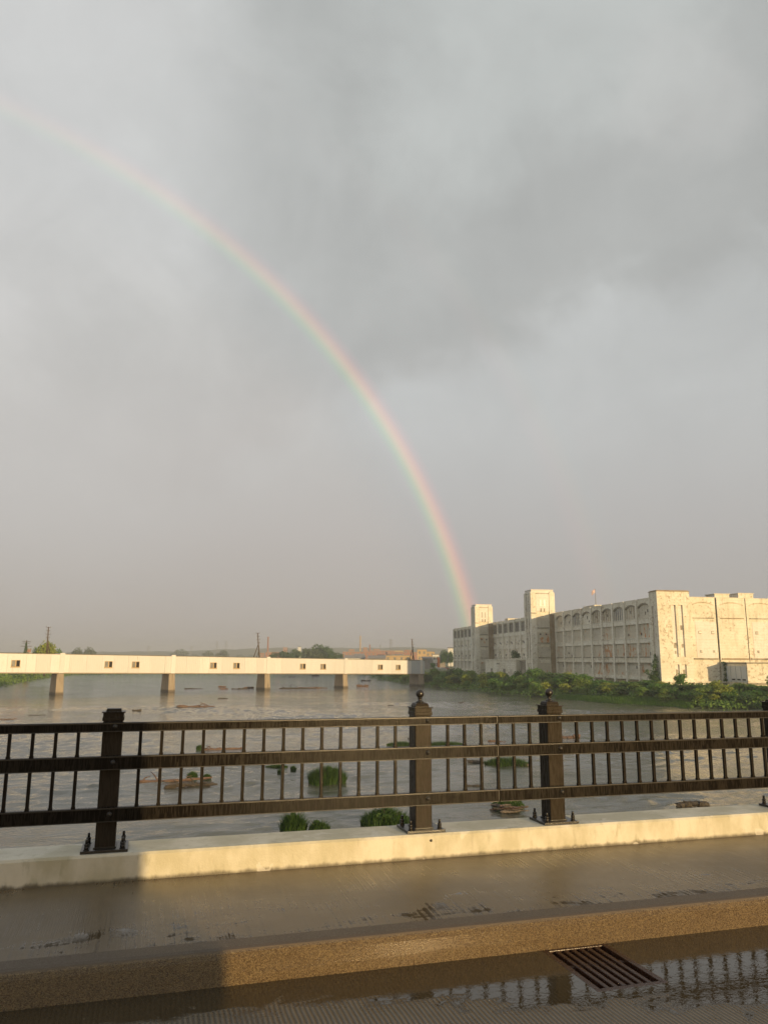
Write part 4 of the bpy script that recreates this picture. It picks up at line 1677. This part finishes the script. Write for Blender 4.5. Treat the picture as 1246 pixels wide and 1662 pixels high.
# bright grass strip at the water's edge
V, F = [], []
rg = random.Random(4)
for i in range(15000):
    px = 902 + (1118 - 902) * rg.random()
    lim = 4.6 * math.sin(math.pi * min(1, max(0, (px - 895) / 235))) ** .6
    o = -.25 + (lim + .25) * rg.random()
    q = ground(px, o)
    h = rg.uniform(.35, .75) * (.6 + .4 * min(1, (o + .3) / 1.5))
    a = rg.uniform(0, 3.14)
    w_ = .07
    n_ = len(V)
    V += [(q.x - math.cos(a) * w_, q.y - math.sin(a) * w_, q.z - .1), (q.x + math.cos(a) * w_, q.y + math.sin(a) * w_, q.z - .1), (q.x + rg.uniform(-.2, .2), q.y + rg.uniform(-.2, .2), q.z + h)]
    F.append((n_, n_ + 1, n_ + 2))
o = pydata('grass', V, F, M['leaf_grass'])
tag(o, 'bright green grass strip along the water in front of the factory', 'grass', kind='stuff')

# plants standing in the river
def river_at(px, py):
    return on_level(px, py, WATER_Z)


def px_m(p, n):
    return n * (p - EYE).dot(_f) / FPX


def river_bush(px, py_base, py_top, wpx, label, seed, blades=900, dk=False, depth=.8):
    p = river_at(px, py_base)
    w_ = px_m(p, wpx) * .88
    back = w_ * .5 * depth
    dh = Vector((p.x, p.y, 0)).normalized()
    c = p + dh * back
    dep = (c - EYE).dot(_f)
    h = max(.25, at_depth(px, py_top, dep).z - WATER_Z)
    t_ = empty('river_plant', c, rnd.uniform(-.3, .3) - math.atan2(dh.x, dh.y))
    tag(t_, label, 'water plant')
    r = random.Random(seed)
    lumps = []
    for i in range(9):
        a = r.uniform(0, 6.28); q = r.random() ** .5 * .62
        rr = r.uniform(.16, .34) * w_ * .5
        hz = h * (1 - .5 * q)
        lumps.append((math.cos(a) * q * w_ * .5, math.sin(a) * q * w_ * .5 * depth, hz * r.uniform(.3, .75), rr * 1.1, rr * depth, hz * .32))
    rm = MB()
    ring = [(math.cos(q * .785) * w_ * .52 * r.uniform(.7, 1.15), math.sin(q * .785) * w_ * .5 * depth * r.uniform(.7, 1.15)) for q in range(8)]
    top_ = [rm.bm.verts.new((x_ * .6, y_ * .6, h * r.uniform(.06, .16))) for x_, y_ in ring]
    bot_ = [rm.bm.verts.new((x_, y_, -.1)) for x_, y_ in ring]
    rm.bm.faces.new(top_)
    for q in range(8):
        rm.bm.faces.new((bot_[q], bot_[(q + 1) % 8], top_[(q + 1) % 8], top_[q]))
    rm.build('root_mat', M['wood_dark'], t_)
    sm = MB()
    for q in range(7):
        a = r.uniform(0, 6.28); e_ = r.uniform(.2, .55)
        sm.tube([(0, 0, 0), (math.cos(a) * w_ * e_ * .5, math.sin(a) * w_ * e_ * .5 * depth, h * .55), (math.cos(a) * w_ * e_, math.sin(a) * w_ * e_ * depth, h * r.uniform(.8, 1.15))], [.02, .014, .005], 5)
    sm.build('stems', M['bark'], t_)
    link_mesh('foliage', leaf_mesh('foliage', lumps, 850, .115, seed, M['leaf_dark' if dk else 'leaf_river']), t_)
    link_mesh('grass_blades', blades_mesh('grass_blades', int(blades * 1.5), w_ * .60, w_ * .58 * depth, h * 1.1, seed + 1, M['leaf_river'], .026, .6), t_)
    return t_


river_bush(476, 1352, 1319, 40, 'tall leafy plant in the river close below the parapet, left of a smaller round one', 1, 700)
river_bush(518, 1352, 1332, 32, 'small round leafy plant in the river at the parapet edge', 2, 500)
river_bush(626, 1345, 1311, 78, 'wide dense plant in the river close below the parapet beside the first ball topped post', 3, 1200)
river_bush(531, 1274, 1244, 58, 'round grassy tuft standing alone in mid river', 4, 2200)
river_bush(824, 1313, 1297, 50, 'green tuft in the river behind a heap of driftwood sticks', 5, 1300)


def grass_island(px, py, wpx, hpx, label, seed, depth=.35):
    p = river_at(px, py)
    w_ = px_m(p, wpx)
    h = px_m(p, hpx)
    dh = Vector((p.x, p.y, 0)).normalized()
    o = link_mesh('grass_tuft', blades_mesh('grass_tuft', 1700, w_ * .5, w_ * .5 * depth, h, seed, M['leaf_river'], .022, .5), None, p + dh * w_ * .1, (0, 0, -math.atan2(dh.x, dh.y)))
    return tag(o, label, 'grass tuft')


grass_island(822, 1243, 72, 15, 'grassy patch in the river lying against a long dark log', 11)
grass_island(724, 1211, 66, 8, 'low grassy patch in the river right behind the first ball topped post', 12)
grass_island(652, 1211, 50, 8, 'low grassy patch in the river left of the first ball topped post', 13)
grass_island(449, 1246, 36, 5, 'thin green growth just above the water left of the lone round tuft', 14, .3)
grass_island(476, 1252, 8, 9, 'tiny sprig standing in the river beside the lone round tuft', 15, .8)
grass_island(454, 1257, 6, 8, 'tiny sprig of green in the river under the thin growth', 16, .8)
grass_island(324, 1217, 10, 8, 'green sprig at the end of the reddish log behind the top rail', 17, .8)
grass_island(312, 1264, 16, 12, 'green sprigs sprouting from the big debris log', 18, .5)
grass_island(336, 1265, 12, 9, 'green sprig at the right end of the big debris log', 19, .5)
grass_island(836, 1305, 20, 9, 'pale green sprig at the right of the driftwood stick heap', 20, .6)

# ================================================================ DRIFTWOOD
def log_mesh(L, r0, seed, bend=.1, branches=2, lift=.0, taper=.6, seg=9):
    r = random.Random(seed)
    m_ = MB()
    n = 15
    pts, rad = [], []
    ph = r.uniform(0, 6)
    for i in range(n):
        f = i / (n - 1)
        pts.append(((f - .5) * L, math.sin(f * 3.1 + ph) * bend * L * .5 + r.uniform(-.1, .1) * r0, r0 * .15 + math.sin(f * 4 + ph) * r0 * .3 + lift * f * L + r.uniform(-.1, .1) * r0))
        e_ = 1.0 if 0 < i < n - 1 else .6
        rad.append(r0 * e_ * (1 - (1 - taper) * f) * r.uniform(.74, 1.18))
    m_.tube(pts, rad, seg, smooth=False)
    for v in m_.bm.verts:
        v.co += Vector((r.uniform(-.6, .6), r.uniform(-.22, .22), r.uniform(-.22, .22))) * r0
    for k_ in range(branches):
        i = r.randrange(1, n - 1)
        p = Vector(pts[i])
        d = Vector((r.uniform(.3, 1) * r.choice((-1, 1)), r.uniform(-1, 1), r.uniform(.1, .7))).normalized()
        bl = L * r.uniform(.08, .24)
        q = p + d * bl * .5 + Vector((r.uniform(-.03, .03), 0, .015)) * L
        m_.tube([p, q, p + d * bl], [min(rad[i] * .5, .02 * L), min(rad[i] * .34, .014 * L), .004 * L], 5)
    return m_


def log(px, py, lpx, label, mat, seed, thick=.08, tilt=0.0, lift=0.0, branches=2, bend=.1, grp=None, taper=.6, name='driftwood_log', cat='driftwood'):
    p = river_at(px, py)
    L = px_m(p, lpx)
    yaw = -math.atan2(p.x, p.y) + tilt
    o = log_mesh(L, L * thick * .5, seed, bend, branches, lift, taper).build(name, M[mat], None, loc=p, rot=(0, 0, yaw))
    return tag(o, label, cat, grp)


log(1123, 1310, 50, 'thick brown log floating alone below the right part of the railing', 'wood_dark', 31, .22, .25, .10, 1, .05, taper=.85)
log(310, 1277, 82, 'big dark waterlogged log with sprigs on it, behind the middle rail', 'wood_dark', 32, .10, .18, .03, 12, .10, taper=.6)
log(284, 1268, 118, 'long thin reddish branch lying across the big dark log', 'wood_red', 33, .05, -.10, .03, 3, .12)
log(360, 1216, 76, 'reddish log with a green sprig at its end, behind the top rail', 'wood_red', 34, .075, .05, .0, 4, .06)
log(925, 1198, 30, 'reddish broken trunk flaring at one end, beside the second ball topped post', 'wood_red', 35, .16, .05, .06, 2, .05, taper=2.2)
log(781, 1238, 44, 'long dark log lying against the grassy patch', 'wood_dark', 36, .15, -.05, .0, 0, .05)
log(850, 1243, 20, 'pale dead snag at the edge of the grassy patch', 'wood_grey', 37, .4, .2, .0, 2, .05)
log(768, 1276, 26, 'dark wet log barely above the water right of the first ball topped post', 'wood_dark', 38, .22, .0, .0, 0, .04)
log(806, 1204, 28, 'short reddish log behind the expansion joint of the top rail', 'wood_red', 39, .14, .0, .0, 2, .06)
log(672, 1199, 20, 'small dark stick left of the first ball topped post, above the grassy patch', 'wood_dark', 40, .14, 0, 0, 0, .05)
# heap of sticks
hp = river_at(826, 1318)
HE = empty('driftwood_heap', hp, -math.atan2(hp.x, hp.y))
tag(HE, 'heap of grey driftwood sticks below the joint in the railing', 'driftwood')
rh = random.Random(5)
hw = px_m(hp, 60)
for i in range(13):
    L = hw * rh.uniform(.3, .95)
    m_ = log_mesh(L, .03 + .05 * rh.random(), 300 + i, .15, 2, rh.uniform(-.05, .12))
    m_.build('stick', M[rh.choice(('wood_grey', 'wood_grey', 'wood_dark', 'wood_red'))], HE, loc=(rh.uniform(-.25, .25) * hw, rh.uniform(-.25, .5), rh.uniform(0, .30)), rot=(0, rh.uniform(-.1, .1), rh.uniform(-.4, .4)))

log(318, 1147.5, 58, 'long reddish log with twigs floating between the left railing post and the footbridge', 'wood_red', 41, .10, .08, 0, 7, .03)
log(223, 1154, 13, 'short dark log floating just right of the left railing post', 'wood_dark', 42, .4, 0, 0, 0, .05)
log(61, 1161, 26, 'thin stick with an upright twig floating at the far left', 'wood_dark', 43, .05, 0, 0, 1, .05)
for i, (a, lab) in enumerate(((3, 'leftmost of three little snags poking from the water at the left edge'), (13, 'middle one of three little snags poking from the water at the left edge'), (23, 'rightmost of three little snags poking from the water at the left edge'))):
    log(a, 1168, 10, lab, 'wood_red', 44 + i, .16, .1, .1, 2, .1)
log(361, 1115.5, 13, 'lumpy root snag in mid river between the second and third footbridge piers', 'wood_red', 51, .25, .2, .1, 3, .1)
log(364, 1118.5, 13, 'short red log just nearer than the lumpy root snag', 'wood_red', 52, .22, 0, 0, 1, .1)
log(389, 1118.5, 26, 'dark log lying left of the third footbridge pier', 'wood_dark', 53, .12, 0, .02, 2, .1)
log(404, 1117.5, 17, 'red snag with roots at the third footbridge pier', 'wood_red', 54, .25, .1, .05, 3, .1)
log(315, 1118, 30, 'thin dark line of wood right of the second footbridge pier', 'wood_dark', 55, .06, 0, 0, 1, .03)
log(362, 1134, 16, 'thin dark stick drifting in open water, third pier behind it', 'wood_dark', 56, .12, 0, 0, 0, .05)
log(484, 1118, 60, 'dark driftwood line right of the third footbridge pier', 'wood_dark', 57, .05, 0, 0, 3, .04)
log(500, 1117.5, 36, 'orange-red raft of logs between the third and fourth footbridge piers', 'wood_red', 58, .13, .05, 0, 4, .04)
log(520, 1117, 22, 'pale log at the right end of the red raft of logs', 'wood_grey', 59, .12, -.1, .03, 2, .06)
log(588, 1114.5, 18, 'tangled red root mass right of the fourth footbridge pier', 'wood_red', 60, .3, .2, .1, 5, .1)
log(474, 1099, 10, 'dark speck of driftwood far up river beyond the third pier', 'wood_dark', 61, .2, 0, 0, 1, .05)
log(512, 1097.5, 11, 'dark clump of driftwood far up river beyond the fourth pier', 'wood_dark', 62, .4, 0, 0, 3, .05)
log(594, 1105.5, 15, 'low dark islet of driftwood off the far end of the right bank', 'wood_dark', 63, .3, 0, 0, 2, .05)
log(749, 1141, 12, 'forked snag in the water in front of the bank trees', 'wood_dark', 64, .12, .3, .15, 2, .1)
log(634, 1145, 10, 'short dark stick floating left of the first railing ball', 'wood_dark', 65, .15, 0, 0, 0, .05)

# ================================================================ FAR BANK: town, chimneys, trees
def far_ground(px, depth, z=-3.2):
    q = at_depth(px, 1071, depth)
    return Vector((q.x, q.y, z))


def town_building(name, px0, px1, py_top, depth, mat, label, cat='building', roof='flat', deep=18, rows=2, turn=0.0, winmat='glass', group=None):
    c = far_ground((px0 + px1) / 2, depth)
    wd = (px1 - px0) * depth / FPX
    h = at_depth((px0 + px1) / 2, py_top, depth).z - c.z
    t_ = empty(name, c, -math.atan2(c.x, c.y) + turn)
    tag(t_, label, cat, group)
    rh_ = min(h * .25, wd * .2, 5.0) if roof == 'gable' else .5
    b = MB()
    b.box(-wd / 2, 0, 0, wd / 2, deep, h - rh_)
    b.build('wall', M[mat], t_)
    b = MB()
    if roof == 'gable':
        b.prism([(-.6, h - rh_ + .01), (deep + .6, h - rh_ + .01), (deep / 2, h)], 'x', -wd / 2 - .5, wd / 2 + .5)
    else:
        b.box(-wd / 2 - .25, -.25, h - rh_ + .01, wd / 2 + .25, deep + .25, h)
    b.build('roof', M['greyroof'], t_)
    n = max(2, int(wd / 3.6))
    vis = h - 1.5
    b = MB()
    for k_ in range(rows):
        z = h - rh_ - 2.6 - k_ * 3.6
        if z < .8:
            break
        for i in range(n):
            xx = -wd / 2 + wd * (i + .5) / n
            b.box(xx - .7, -.06, z, xx + .7, .05, z + 1.7)
    if rows:
        b.build('window_row', M[winmat], t_)
    return t_


def chimney(px, py_top, py_wide, depth, mat, label):
    c = far_ground(px, depth)
    h = at_depth(px, py_top, depth).z - c.z
    r0 = py_wide * depth / FPX / 2
    b = MB()
    b.lathe(0, 0, [(r0 * 1.25, 0), (r0 * 1.1, h * .4), (r0 * .85, h * .94), (r0 * 1.05, h * .945), (r0 * 1.05, h * .975), (r0 * .85, h * .98), (r0 * .85, h)], 14)
    o = b.build('chimney', M[mat], None, loc=c)
    return tag(o, label, 'chimney')


def pylon(px, py_top, depth, wpx, label, mat='steel', group=None, arms=2):
    c = far_ground(px, depth)
    h = at_depth(px, py_top, depth).z - c.z
    w0 = wpx * depth / FPX / 2
    t_ = empty('pylon', c, -math.atan2(c.x, c.y))
    tag(t_, label, 'pylon', group)
    b = MB()
    th = .0006 * depth * .45
    w1 = w0 * .45
    for sx in (-1, 1):
        for sy in (-1, 1):
            b.tube([(sx * w0, sy * w0, 0), (sx * w1, sy * w1, h)], th * .6, 4)
    n = 6
    for i in range(n):
        f0, f1 = i / n, (i + 1) / n
        a0, a1 = w0 + (w1 - w0) * f0, w0 + (w1 - w0) * f1
        b.tube([(-a0, -a0, h * f0), (a1, -a1, h * f1)], th * .4, 4)
        b.tube([(a0, -a0, h * f0), (-a1, -a1, h * f1)], th * .4, 4)
    b.build('tower_frame', M[mat], t_)
    for k_ in range(arms):
        b = MB()
        z = h * (.97 - .13 * k_)
        b.tube([(-w0 * 1.5, 0, z), (0, 0, z + th), (w0 * 1.5, 0, z)], th * .7, 4)
        b.build('cross_arm', M[mat], t_)


TB = town_building
TB('mill_building', 556, 612, 1057.5, 760, 'brick', 'long low red brick mill behind the footbridge, left of its tall tan chimney top', roof='flat', rows=2)
TB('mill_building', 590, 650, 1055.5, 900, 'brick', 'wide red brick mill at the foot of the tan chimney', rows=2)
TB('mill_building', 628, 680, 1058, 800, 'brick', 'red brick mill below the lattice tower', rows=2, turn=.1)
TB('mill_building', 589, 596, 1050.5, 880, 'brick', 'small square brick tower between the tan chimney and the short brick one', rows=1, deep=6)
TB('warehouse', 560, 592, 1063.0, 470, 'white', 'low pale shed with a gable roof just behind the footbridge', roof='gable', rows=0)
TB('warehouse', 598, 625, 1063.5, 460, 'greyroof', 'low grey shed just behind the footbridge below the mills', roof='gable', rows=0)
TB('warehouse', 624, 668, 1063.0, 500, 'tan', 'long low tan warehouse just behind the footbridge', rows=1)
TB('apartment_building', 677, 692, 1053.5, 520, 'tan', 'yellow building with the highest roof behind the mast at the footbridge end', rows=3, deep=12)
TB('apartment_building', 691, 705, 1057.0, 540, 'tan', 'yellow building stepped lower on the right of the highest yellow one', rows=2, deep=12)
TB('house', 685, 700, 1065.5, 430, 'greyroof', 'grey roofed house in front of the yellow buildings', roof='gable', rows=1, deep=9)
TB('house', 702, 712, 1061.5, 440, 'white', 'white house at the right of the yellow buildings', rows=2, deep=9)
TB('house', 698, 722, 1066.5, 470, 'greyroof', 'long grey roofed house behind the white one', roof='gable', rows=1, deep=9)
TB('brick_hut', 421, 429, 1059.5, 740, 'brick', 'small brick block under the slim red chimney', rows=1, deep=8)
TB('brick_building', 431, 455, 1058, 745, 'brick', 'brick building right of the slim red chimney', rows=1, deep=14)
TB('brick_building', 459, 466, 1050.5, 1300, 'brick', 'small brick block showing above the tree covered hill', rows=1, deep=10)
TB('cabin', 483, 488, 1049.0, 1350, 'white', 'tiny pale building on top of the tree covered hill', rows=0, roof='gable', deep=8)
TB('brick_building', 566, 575, 1053.5, 860, 'brick', 'narrow brick block standing behind the left mill, left of the tall tan chimney', rows=2, deep=10)
TB('brick_building', 606, 616, 1053.0, 930, 'brick', 'brick block with a flat roof right of the short stout chimney', rows=2, deep=10)
TB('brick_building', 640, 654, 1055.5, 860, 'tan', 'pale tan block right of the grey lattice tower', rows=2, deep=10)
TB('brick_building', 656, 668, 1054.5, 760, 'brick', 'red brick block left of the mast at the footbridge end', rows=2, deep=10)
TB('warehouse', 575, 590, 1061.0, 560, 'white', 'small white gabled shed in front of the left brick mill', roof='gable', rows=0)
TB('warehouse', 640, 652, 1061.5, 560, 'greyroof', 'small grey gabled shed in front of the right brick mill', roof='gable', rows=0)
TB('brick_building', 0, 36, 1059.5, 330, 'brick', 'long low brick building showing over the footbridge at the far left', rows=1, deep=10)
TB('brick_hut', 42, 49, 1052.5, 300, 'brick', 'narrow red brick stack house beside the ivy clad pole', rows=1, deep=4)
TB('storage_tank', 727, 737, 1050.0, 560, 'white', 'white gabled roof catching sun behind the dark tree by the factory', roof='gable', rows=0, deep=8)
chimney(584.3, 1031.5, 2.1, 920, 'tan', 'tall tan chimney standing over the brick mills')
chimney(599.8, 1046.0, 2.3, 890, 'brick', 'short stout brick chimney right of the tall tan one')
chimney(434.2, 1033.0, 2.4, 760, 'brick', 'slim red chimney beside the middle mast of the footbridge')
pylon(634, 1037.5, 1000, 5.0, 'grey lattice tower standing over the brick mills')
pylon(617, 1046, 1300, 2.0, 'thin far lattice pole between the chimneys and the grey lattice tower', arms=1)
pylon(240, 1048, 1800, 4.5, 'faint lattice pylon in the haze between the first two footbridge piers')
pylon(351.5, 1041, 1800, 3.0, 'left one of a faint pair of pylons in the haze beyond the hazy round trees')
pylon(366, 1040.5, 1750, 3.0, 'right one of a faint pair of pylons in the haze beyond the hazy round trees')
pylon(310, 1049, 1900, 2.5, 'very faint small pylon in the haze above the leftmost hazy tree', arms=1)

# street lamp and orange sign post near the factory, cars behind them
c = on_level(726, 1083, -3.4); c = far_ground(726, 400, -3.5)
L_ = empty('street_lamp', c, -math.atan2(c.x, c.y))
tag(L_, 'street lamp with a curved arm in front of the dark tree by the factory', 'street lamp')
hL = at_depth(726, 1066.5, 400).z - c.z
b = MB(); b.tube([(0, 0, 0), (0, 0, hL * .85), (.25, 0, hL * .95), (.9, 0, hL), (1.7, 0, hL * .99)], [.16, .12, .1, .08, .08], 7); b.build('pole', M['steel'], L_)
b = MB(); b.box(1.5, -.2, hL * .975, 2.3, .2, hL * .975 + .2, .05); b.build('lamp_head', M['steel'], L_)
c = far_ground(711.5, 405, -3.5)
S_ = empty('sign', c, -math.atan2(c.x, c.y))
tag(S_, 'tall narrow orange sign standing by the road next to the white house', 'sign')
b = MB(); b.box(-.2, -.2, 0, .2, .2, 1.6); b.build('post', M['steel'], S_)
b = MB(); b.box(-.65, -.25, 1.6, .65, .25, at_depth(711.5, 1067, 405).z - c.z, .05); b.build('sign_panel', M['orange'], S_)


def car(px, depth, mat, label):
    c = far_ground(px, depth, -3.45)
    t_ = empty('car', c, -math.atan2(c.x, c.y) + .2)
    tag(t_, label, 'car', 'cars parked by the far end of the factory')
    b = MB()
    b.prism([(-2.1, .35), (2.1, .35), (2.15, .75), (1.3, .9), (.7, 1.42), (-.9, 1.42), (-1.5, .95), (-2.1, .85)], 'y', -.85, .85)
    bmesh.ops.bevel(b.bm, geom=b.bm.edges[:], offset=.06, segments=1, affect='EDGES')
    b.build('body', M[mat], t_)
    b = MB(); b.prism([(-1.25, .95), (1.1, .95), (.62, 1.36), (-.85, 1.36)], 'y', -.87, .87); b.build('windows', M['glass'], t_)
    for sx in (-1.3, 1.3):
        for sy in (-.8, .8):
            b = MB(); b.tube([(sx, sy - .1, .32), (sx, sy + .1, .32)], .32, 12); b.build('wheel', M['dark'], t_)


car(717, 410, 'white', 'white car parked left of the street lamp')
car(723, 415, 'redpaint', 'red car parked beside the street lamp')
# ivy clad pole at the far left
c = far_ground(41, 285, -3.0)
P_ = empty('utility_pole', c, -math.atan2(c.x, c.y))
tag(P_, 'ivy clad utility pole with cross arms behind the footbridge at the far left', 'utility pole')
hp_ = at_depth(41, 1038.5, 285).z - c.z
b = MB(); b.tube([(0, 0, 0), (0, 0, hp_)], [.18, .12], 8); b.build('pole', M['pole'], P_)
for z, L in ((.955, 1.5), (.90, 1.3), (.80, 1.9)):
    b = MB(); b.tube([(-L, -.15, hp_ * z), (L, -.15, hp_ * z)], .09, 6); b.build('cross_arm', M['pole'], P_)
link_mesh('ivy', leaf_mesh('ivy', [(0, 0, hp_ * .50, .75, .75, 2.2), (0, 0, hp_ * .70, .55, .55, 1.9), (0, 0, hp_ * .85, .35, .35, 1.0)], 700, .2, 71, M['leaf_dark']), P_)


def far_tree(px, py_top, wpx, depth, kind, label, grp=None):
    c = far_ground(px, depth)
    h = at_depth(px, py_top, depth).z - c.z
    return tree(c, wpx * depth / FPX, h, kind, label, grp)


far_tree(74, 1040, 46, 245, 'yellow', 'loose yellow-green tree behind the leaning mast at the left')
far_tree(58, 1049, 22, 250, 'bank', 'smaller green tree at the left of the loose yellow-green one')
far_tree(94, 1051, 18, 262, 'bank', 'low green tree at the right of the loose yellow-green one')
far_tree(126, 1050.5, 25, 800, 'far', 'left one of two hazy rounded trees right of the first footbridge pier')
far_tree(144, 1050.0, 28, 820, 'far', 'right one of two hazy rounded trees right of the first footbridge pier')
far_tree(293, 1053.5, 38, 1500, 'far', 'pale hazy round tree right of the second footbridge pier')
far_tree(338, 1055.5, 24, 1250, 'far', 'middle one of three hazy trees over the footbridge between its second and third piers')
far_tree(362, 1054.5, 30, 1150, 'far', 'darker hazy tree at the faint pair of pylons')
hill = [(446, 1058, 26, 560), (462, 1055.5, 30, 560), (478, 1052.5, 30, 570), (497, 1051, 34, 575), (515, 1044.5, 40, 580), (531, 1048.5, 34, 575), (545, 1058, 26, 560), (441, 1061, 20, 545), (470, 1058, 34, 540), (508, 1053, 44, 540), (536, 1056, 32, 540), (552, 1060.5, 18, 550)]
for i, (px, py, wp, dp) in enumerate(hill):
    far_tree(px, py, wp, dp, 'dark' if i % 3 else 'far', 'green tree in the grove behind the footbridge left of the brick mills', 'trees of the grove left of the mills')
far_tree(720, 1053.5, 22, 470, 'dark', 'dark tall tree left of the far end of the factory')
far_tree(731, 1056.5, 16, 455, 'dark', 'dark tree touching the far end of the factory')
far_tree(702, 1075.5, 13, 380, 'bank', 'low round bush on the field right of the footbridge end')
for i, (px, py, wp) in enumerate(((15, 1064, 30), (-30, 1060, 40), (170, 1060.5, 26), (200, 1062, 30), (230, 1063, 30), (262, 1062, 24), (315, 1061.5, 22), (390, 1062, 24), (408, 1062.5, 22))):
    far_tree(px, py, wp, 1750, 'far', 'faint tree fading into the haze on the far side of the river', 'faint trees in the haze')

# ================================================================ RAINBOW
def bow(name, a_in, a_out, R, stops, gain, label, phi0, phi1):
    A = ANTI.normalized()
    e2 = Vector((0, 0, 1)).cross(A).normalized() * -1
    e1 = e2.cross(A).normalized()
    if e1.z < 0:
        e1 = -e1
    n, mrad = 220, 10
    vs, fs, uv = [], [], []
    for i in range(n + 1):
        ph = RAD(phi0 + (phi1 - phi0) * i / n)
        for j in range(mrad + 1):
            th = RAD(a_in + (a_out - a_in) * j / mrad)
            d_ = A * math.cos(th) + (e1 * math.cos(ph) + e2 * math.sin(ph)) * math.sin(th)
            vs.append(tuple(EYE + d_ * R))
            uv.append((j / mrad, i / n))
    for i in range(n):
        for j in range(mrad):
            a = i * (mrad + 1) + j
            fs.append((a, a + mrad + 1, a + mrad + 2, a + 1))
    m, t = new_mat(name + '_light')
    tc = t.n('ShaderNodeUVMap')
    s_ = t.n('ShaderNodeSeparateXYZ', i_0=tc.outputs[0])
    c = t.ramp(s_.outputs[0], stops)
    g_ = t.ramp(s_.outputs[1], gain)
    em = t.n('ShaderNodeEmission', i_0=t.mix(1.0, c, g_, 'MULTIPLY'), i_1=1.0)
    tr = t.n('ShaderNodeBsdfTransparent')
    ad = t.n('ShaderNodeAddShader')
    t.t.links.new(em.outputs[0], ad.inputs[0])
    t.t.links.new(tr.outputs[0], ad.inputs[1])
    o_ = t.n('ShaderNodeOutputMaterial')
    t.t.links.new(ad.outputs[0], o_.inputs[0])
    o = pydata(name, vs, fs, m, smooth=True)
    ul = o.data.uv_layers.new(name='UVMap')
    for lp in o.data.loops:
        ul.data[lp.index].uv = uv[lp.vertex_index]
    return tag(o, label, 'rainbow')


bow('rainbow', 40.5, 43.0, 4200,
    [(0.0, (0, 0, 0)), (.16, (.010, .008, .012)), (.30, (.004, .045, .006)), (.40, (.040, .085, .0)), (.50, (.130, .088, .0)), (.60, (.180, .062, .0)), (.70, (.140, .024, .0)), (.82, (.055, .004, .008)), (1.0, (0, 0, 0))],
    [(0, (.1, .1, .1)), (.42, (.16, .17, .18)), (.55, (.22, .24, .25)), (.66, (.55, .58, .58)), (.78, (1.0, .98, .92)), (.90, (1.35, 1.18, .95)), (1, (1.75, 1.40, 1.0))],
    'pale rainbow arcing from the upper left down behind the far factory tower', -82, 84.5)
bow('rainbow', 50.0, 53.6, 4400,
    [(0.0, (0, 0, 0)), (.3, (.024, .005, .005)), (.5, (.018, .011, .0)), (.75, (.0, .007, .006)), (1.0, (0, 0, 0))],
    [(0, (0, 0, 0)), (.7, (.1, .1, .1)), (.85, (.6, .6, .6)), (.95, (1, 1, 1)), (1, (.8, .8, .8))],
    'barely visible outer second rainbow over the near factory tower', -82, 83.5)

# ================================================================ HAZE
hz = MB()
hz.box(-2550, -420, -8.3, 2550, 2700, 40)
m, t = new_mat('rain_haze')
pv = t.n('ShaderNodeVolumePrincipled')
pv.inputs['Color'].default_value = (.60, .635, .70, 1)
pv.inputs['Density'].default_value = HAZE_DENSITY
pv.inputs['Anisotropy'].default_value = 0.0
o_ = t.n('ShaderNodeOutputMaterial')
t.t.links.new(pv.outputs[0], o_.inputs['Volume'])
hz_o = hz.build('haze', m)
tag(hz_o, kind='stuff')
